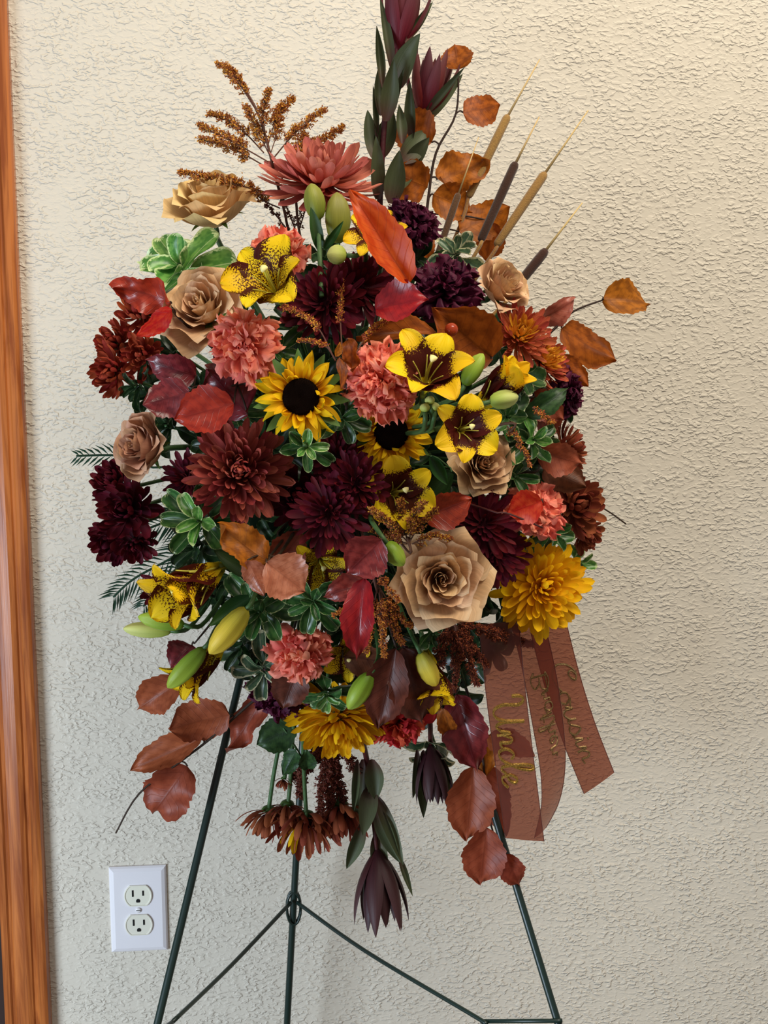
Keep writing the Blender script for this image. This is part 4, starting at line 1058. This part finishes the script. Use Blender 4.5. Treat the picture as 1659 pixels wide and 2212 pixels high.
twig('drooping beech branch with brown and purple leaves at the lower right, behind the ribbons', [(1000, 1470), (1035, 1590), (1048, 1680), (1060, 1780), (1088, 1850)],
     [(985, 1500, 1030, 1662, 84, 'beech_purple', .1, .02), (1040, 1580, 1050, 1672, 52, 'beech_orange'), (1022, 1655, 1008, 1812, 92, 'beech_rust', 0), (1040, 1662, 1092, 1800, 70, 'beech_rust', 0, -.01),
      (1050, 1785, 1038, 1908, 84, 'beech_rust', 0, .01, 0, 2), (1090, 1845, 1122, 1912, 48, 'beech_rust', 0, .01, 0, 0), (1050, 1590, 1150, 1632, 60, 'beech_rust')], h=.27)
twig('large glossy bronze beech leaf left of the bronze blooms', [(1060, 780)], [(1062, 772, 945, 672, 118, 'beech_orange', -.15, .0, .03, 2)], dz=.005)
twig('bronze beech leaf lying sideways above the ruffled coral carnation', [(955, 720)], [(955, 722, 778, 726, 52, 'beech_orange', .5, 0, .02, 0)], dz=.01)
twig('vivid red beech leaf standing in front of the upper lily', [(880, 600)], [(884, 612, 762, 418, 78, 'beech_red', .15, .03, .0, 2)], dz=.035)
twig('deep red glossy beech leaf under the vivid red one', [(815, 672)], [(812, 668, 918, 645, 84, 'beech_deep_red', -.35, .0, .02, 2)], dz=.035)
twig('purple red beech twig of glossy leaves at the left, above the rosebud', [(560, 830), (480, 835), (410, 835)],
     [(425, 812, 318, 778, 66, 'beech_purple', -.3, .0, .0), (410, 845, 313, 872, 84, 'beech_purple', .1, .015, 0), (505, 872, 382, 905, 92, 'beech_deep_red', .1, .015, .0), (535, 895, 450, 800, 88, 'beech_purple', 0, -.005, 0), (470, 800, 520, 740, 50, 'beech_purple')], dz=.01)
twig('red beech leaves lying over the curly red brown blooms at the left edge', [(390, 690), (372, 665)], [(368, 652, 246, 622, 66, 'beech_deep_red', -.4, .02, 0, 3), (372, 668, 298, 722, 46, 'beech_red', .3, .03, 0), (345, 640, 372, 700, 50, 'beech_deep_red', 0, .025, 0)], dz=.03)
twig('curled rust beech leaves below the variegated sprig at the left', [(600, 1200), (575, 1195)], [(580, 1212, 482, 1136, 74, 'beech_orange', .35, .02, .0, 3), (535, 1210, 568, 1284, 52, 'beech_pinkbrown', .1, .03, 0)], dz=.03)
twig('pink brown beech leaf left of the purple one, under the burgundy blooms', [(575, 1212)], [(576, 1214, 656, 1275, 96, 'beech_pinkbrown', -.1, .03, 0, 2)], dz=.035)
twig('purple beech leaf beside the bright green bud', [(830, 1160)], [(824, 1166, 752, 1236, 90, 'beech_purple', -.2, .03, 0, 2)], dz=.03)
twig('long red beech leaf hanging in front of the golden plume', [(790, 1240)], [(786, 1248, 770, 1420, 62, 'beech_deep_red', .15, .035, .0, 0)], dz=.03)
twig('dark red beech leaf pointing left behind the long red one', [(800, 1255)], [(796, 1258, 702, 1288, 52, 'beech_purple', .2, .02, 0)], dz=.01)
twig('dark red beech leaf in shade right of the shaded lily', [(915, 1118)], [(915, 1118, 1015, 1078, 74, 'beech_deep_red', .3, 0, 0, 2)], dz=.005)
twig('small bright red beech leaf in front of the pale coral carnation', [(1172, 1085)], [(1170, 1082, 1098, 1108, 66, 'beech_red', -.1, .045, 0, 2)], dz=.03)
twig('brown beech leaves behind the rust blooms at the right edge', [(1150, 1020), (1165, 1005)], [(1162, 975, 1255, 1000, 66, 'beech_rust', .3), (1175, 1010, 1262, 1050, 70, 'beech_brown', .1)], dz=-.01)
twig('rust beech leaves behind the plum carnation at the right edge', [(1140, 860), (1160, 860)], [(1150, 850, 1215, 905, 60, 'beech_rust', .3), (1200, 770, 1268, 832, 50, 'beech_orange', .3), (1160, 900, 1205, 930, 55, 'beech_rust', .2)], dz=-.03)
twig('dark brown beech leaves in shade above the red coral carnation', [(850, 1380), (858, 1400)], [(855, 1400, 818, 1568, 84, 'beech_brown', .1, .01, 0, 2), (870, 1400, 912, 1560, 96, 'beech_brown', -.1, .0, 0, 0)], dz=.02)
twig('brown beech leaf under the low coral carnation', [(645, 1430)], [(645, 1436, 612, 1528, 74, 'beech_brown', .1, 0, 0, 2)], dz=.01)
twig('dark brown beech leaf below the golden plume', [(740, 1420)], [(742, 1418, 850, 1432, 64, 'beech_brown', .2, 0, 0, 2)], dz=-.01)
twig('two small curled orange leaves right of the bright sunflower', [(750, 850), (745, 780)], [(750, 732, 760, 800, 36, 'beech_orange', .5, .03, 0, 3), (734, 772, 736, 838, 26, 'beech_orange', .7, .03, 0, 1), (725, 770, 735, 740, 16, 'beech_orange', .5, .03, 0)], dz=.03)
twig('maroon beech leaf behind the lowest green bud on the left', [(420, 1390)], [(415, 1392, 370, 1440, 62, 'beech_purple', .3)], dz=-.02)
twig('dark orange beech leaf in shade left of the deep yellow lily', [(600, 1150)], [(598, 1220, 650, 1150, 70, 'beech_rust', .2)], dz=-.02)
twig('orange leaf bits beside the hanging lily at the bottom', [(960, 1540)], [(955, 1530, 978, 1590, 36, 'beech_orange', .2)], dz=-.01)
# serrated chrysanthemum leaves at the bottom
twig('dark serrated leaves hanging under the plum carnation at the bottom', [(620, 1540), (610, 1570)], [(640, 1568, 558, 1608, 66, 'mum_leaf', .1, 0, 0, 2), (640, 1620, 612, 1672, 40, 'mum_leaf', .2), (665, 1660, 662, 1620, 34, 'mum_leaf', .1)], h=.27, name='chrysanthemum_foliage', group='chrysanthemum leaves', stem='stem_green')
twig('dark leaf standing behind the plum carnation at the right edge', [(1150, 890)], [(1135, 900, 1225, 840, 44, 'mum_leaf', .1)], dz=.0, name='chrysanthemum_foliage', group='chrysanthemum leaves', stem='stem_green')
twig('long green lily leaves beside the upright green bud', [(690, 570), (690, 540)], [(690, 540, 672, 452, 26, 'leaf', .2), (700, 540, 740, 480, 18, 'leaf', .2)], dz=.01, name='lily_leaf', group='lily leaves', stem='stem_green',
     kinds=lambda m_, k: leuca_leaf('foliage_plain', k))
twig('long green lily leaf under the left variegated sprig', [(560, 1240)], [(555, 1240, 466, 1190, 46, 'leaf', .1), (540, 1290, 455, 1350, 40, 'leaf', .2)], dz=.02, name='lily_leaf', group='lily leaves', stem='stem_green', kinds=lambda m_, k: leuca_leaf('foliage_plain', k))
twig('long green lily leaf between the shaded sunflower and the shaded rose', [(970, 1010)], [(975, 1020, 905, 1105, 46, 'leaf', .1), (930, 985, 965, 1045, 30, 'leaf', .1)], dz=.0, name='lily_leaf', group='lily leaves', stem='stem_green', kinds=lambda m_, k: leuca_leaf('foliage_plain', k))

# ---- leucadendron
leucadendron('tall leucadendron rising out of the top of the picture', [(818, 500, .0), (822, 400, 0), (832, 250, 0), (850, 150, 0), (858, 100, 0)], .265,
    [(815, 350, 795, 243, 27), (822, 345, 848, 243, 42), (816, 430, 812, 300, 26), (832, 262, 850, 134, 34), (822, 250, 820, 145, 24), (858, 190, 905, 78, 46), (826, 190, 814, 62, 18), (846, 150, 822, 5, 18),
     (875, 92, 932, 8, 16), (845, 440, 862, 330, 40), (835, 420, 895, 360, 34), (812, 300, 806, 190, 12), (870, 350, 915, 285, 42), (845, 250, 872, 150, 14), (868, 310, 862, 230, 22)],
    (860, 108), (.10, .98, .12), 170, 165, rot=.3)
leucadendron('leucadendron with a dark red bract cup, just right of the tallest one', [(855, 480, 0), (875, 380, 0), (900, 300, .0), (913, 258, 0)], .25,
    [(880, 360, 925, 300, 30), (870, 420, 900, 350, 30), (905, 270, 995, 165, 22), (915, 255, 1000, 150, 16), (890, 300, 885, 180, 22)], (914, 256), (.16, .96, .12), 155, 175, rot=.9)
leucadendron('leucadendron hanging upside down below the spray', [(775, 1560, .04), (792, 1640, .0), (802, 1720, 0), (815, 1850, 0)], .27,
    [(788, 1640, 778, 1800, 32), (802, 1640, 812, 1725, 38), (812, 1720, 868, 1862, 24), (862, 1850, 890, 1932, 12), (782, 1775, 750, 1872, 30), (815, 1745, 862, 1858, 32), (772, 1640, 764, 1750, 16), (800, 1700, 785, 1800, 34), (812, 1800, 826, 1905, 32)],
    (815, 1835), (.06, -.98, .12), 180, 160, rot=.2, bm='leucadendron_bract_dark')
leucadendron('short dark leucadendron hanging behind the dull green sprig at the bottom right', [(925, 1540, .03), (930, 1600, .0), (933, 1630, 0)], .25,
    [(900, 1620, 892, 1720, 16), (915, 1620, 915, 1760, 26), (940, 1620, 975, 1730, 40)], (930, 1610), (.08, -.98, .1), 135, 110, rot=.5, bm='leucadendron_bract_dark')

# ---- goldenrod
solidago('feathery rust goldenrod plume fanning out at the upper left', [(628, 520), (615, 460), (592, 370), (575, 300), (555, 240), (530, 195)],
    [[(555, 240), (520, 185), (470, 138)], [(548, 230), (510, 170), (485, 145)], [(575, 300), (568, 245), (580, 195)], [(580, 310), (600, 250), (632, 212)], [(588, 345), (640, 285), (702, 238)], [(605, 390), (675, 320), (742, 275)],
     [(570, 330), (510, 270), (450, 248)], [(580, 350), (500, 305), (428, 272)], [(582, 365), (510, 325), (432, 300)], [(595, 420), (480, 392), (388, 374)], [(605, 450), (565, 430), (540, 398)], [(585, 330), (600, 280), (605, 230)], [(590, 350), (560, 290), (530, 230)], [(600, 380), (640, 330), (660, 290)]],
    h=.25, dens=1.9, spread=15, start=.3)
solidago('dark goldenrod stems standing behind the terracotta bloom', [(650, 520), (640, 440), (635, 400)], [[(640, 500), (620, 450), (600, 400)], [(645, 500), (660, 450), (668, 410)], [(640, 520), (600, 470), (575, 440)]], mats=('solidago_dark', 'solidago_dark'), h=.25, dens=.8, spread=7, start=.1)
solidago('goldenrod sprigs fanned between the upper burgundy blooms and the bright sunflower', [(745, 830), (742, 760)],
    [[(740, 770), (735, 680), (738, 592)], [(720, 770), (680, 700), (612, 662)], [(725, 780), (700, 745), (645, 738)], [(760, 780), (790, 730), (838, 688)], [(780, 800), (790, 780), (815, 750)]], dz=.035, dens=1.5, spread=8, start=.4)
solidago('golden plume in the shade above the largest tan rose', [(880, 1190), (880, 1160)], [[(880, 1170), (840, 1130), (800, 1100)], [(880, 1170), (870, 1120), (865, 1080)], [(885, 1170), (910, 1130), (945, 1100)], [(890, 1175), (930, 1160), (975, 1165)], [(880, 1175), (840, 1160), (795, 1140)], [(885, 1165), (890, 1120), (920, 1085)]], dz=.022, dens=2.0, spread=12, start=.15)
solidago('bright golden plume in front, right of the long red leaf', [(800, 1220), (815, 1280)], [[(815, 1270), (800, 1330), (770, 1350)], [(818, 1270), (825, 1340), (830, 1418)], [(820, 1270), (860, 1330), (888, 1352)], [(815, 1270), (800, 1350), (790, 1410)], [(820, 1275), (850, 1350), (868, 1390)], [(810, 1250), (770, 1300), (722, 1330)], [(820, 1240), (830, 1260), (860, 1300)]], dz=.03, dens=2.0, spread=10, start=.2, mats=('solidago_rust', 'solidago_gold'))
solidago('dark brown goldenrod plume at the lower right above the ribbon tails', [(970, 1330), (980, 1360)], [[(975, 1350), (950, 1400), (925, 1450)], [(980, 1350), (985, 1420), (980, 1490)], [(985, 1350), (1020, 1400), (1050, 1440)], [(985, 1345), (1040, 1360), (1075, 1380)], [(985, 1350), (1010, 1420), (1030, 1480)], [(1040, 1360), (1100, 1380), (1150, 1392)], [(980, 1350), (960, 1380), (955, 1440)]], mats=('solidago_dark', 'solidago_rust'), dz=.015, dens=2.1, spread=13, start=.1)
solidago('dark red brown goldenrod hanging below the bottom yellow bloom', [(700, 1570), (705, 1620)], [[(700, 1610), (670, 1650), (632, 1680)], [(705, 1610), (700, 1690), (690, 1780)], [(710, 1610), (730, 1690), (742, 1760)], [(715, 1610), (760, 1650), (795, 1690)], [(705, 1615), (715, 1690), (712, 1740)], [(700, 1610), (660, 1660), (650, 1720)]], mats=('solidago_dark', 'solidago_dark'), h=.268, dens=3.0, spread=14, start=.05, fs=1.25)
solidago('thin goldenrod sprig on the right, left of the variegated sprig', [(1090, 915), (1100, 935)], [[(1095, 920), (1120, 955), (1145, 1005)], [(1150, 880), (1175, 900), (1195, 912)]], dz=.03, dens=1.8, spread=7, start=.1)

# ---- cattails
cattail('tan cattail with the longest straw tip, second from the left', (1166, 128), (1096, 252), (1012, 425), (980, 520), 19, 'cattail_tan', .255, .255)
cattail('dark brown cattail standing in the middle of the fan', (1165, 252), (1113, 354), (1038, 520), (1020, 560), 20, 'cattail_dark', .29, .29)
cattail('tan cattail reaching farthest to the right', (1271, 238), (1176, 376), (1072, 530), (1050, 570), 20, 'cattail_tan', .27, .27)
cattail('brown cattail at the left end of the fan, crossing an orange leaf', (1034, 296), (990, 420), (946, 548), (935, 580), 15, 'cattail_brown', .29, .29)
cattail('short dark brown cattail lowest on the right', (1258, 438), (1178, 542), (1118, 616), (1100, 645), 21, 'cattail_dark', .26, .26)

# ---- fern
fern('feathery fern frond sticking out left beside the rosebud', [(330, 1010), (260, 985), (165, 985)], 16, 58, h=.26)
fern('dark fern frond behind the burgundy cluster on the left', [(470, 1100), (380, 1120), (300, 1150)], 20, 90, h=.28)
fern('dark fern frond drooping to the lower left, under the burgundy cluster', [(450, 1150), (380, 1200), (290, 1250), (245, 1290)], 22, 80, h=.275)
fern('dark fern frond behind the small maroon bloom at the lower left', [(430, 1200), (350, 1260), (310, 1310)], 16, 70, h=.26)

# ---- ribbon tails
ribbon('copper ribbon tail in front, lettered Uncle in gold glitter', 'Uncle', [(1078, 1345, .36), (1090, 1470, .365), (1108, 1620, .35), (1134, 1815, .33)], 86, (.31, .42, .80, -.04), 'gold_glitter', cut=.3)
ribbon('curling copper ribbon tail in the middle, lettering faint from behind', 'Brother', [(1140, 1345, .33), (1165, 1450, .335), (1184, 1560, .33), (1194, 1650, .325), (1190, 1730, .32), (1168, 1800, .315)], 70, (.22, .40, .55, .0), 'gold_faded', twist=(-1.15, .25), mirror=True, lw=.0010)
ribbon('copper ribbon tail farthest right, lettered Cousin in faded gold', 'Cousin', [(1180, 1335, .31), (1212, 1460, .315), (1250, 1580, .31), (1294, 1692, .30)], 80, (.24, .60, .62, .02), 'gold_faded', cut=-.25, lw=.0012)

# ---- odd bits
def bare(label, pts, h, mat='stem_dark', rad=.0009):
    q = [P(x, y, h) for x, y in pts]
    r = thing('bare_twig', label, 'twig', q[0]); tubes_local(r, [([foam_end(q[0])]+smooth_path(q, 4), rad)], M[mat], 'stem', 5)
bare('thin bare twig sticking out right of the rust brown bloom', [(1290, 1090), (1322, 1110), (1352, 1132)], .25)
bare('thin red brown twig crossing in front of the pale coral carnation', [(1075, 1108), (1100, 1110), (1172, 1140)], dome(1120, 1110)+.06, 'stem_red')
def berry():
    p = DP(975, 712, .045); S = 15*mpp(p)
    r = thing('berry', 'glossy red orange berry lying on the large bronze leaf', 'berry', p, basis(cdir((.2, .3, .9))))
    v_, f_ = lathe([(.1, -1), (.62, -.8), (.95, -.3), (1, .1), (.85, .55), (.5, .88), (.1, 1)], 14)
    obj('skin', mesh('berry', [Vector(x)*S for x in v_], f_, M['berry_red']), r)
    add_stem(r, (0, 0, -.9*S), 'stem_red', .0008)
plain('berry_red', (176, 62, 30), .15, .6, .3)
berry()
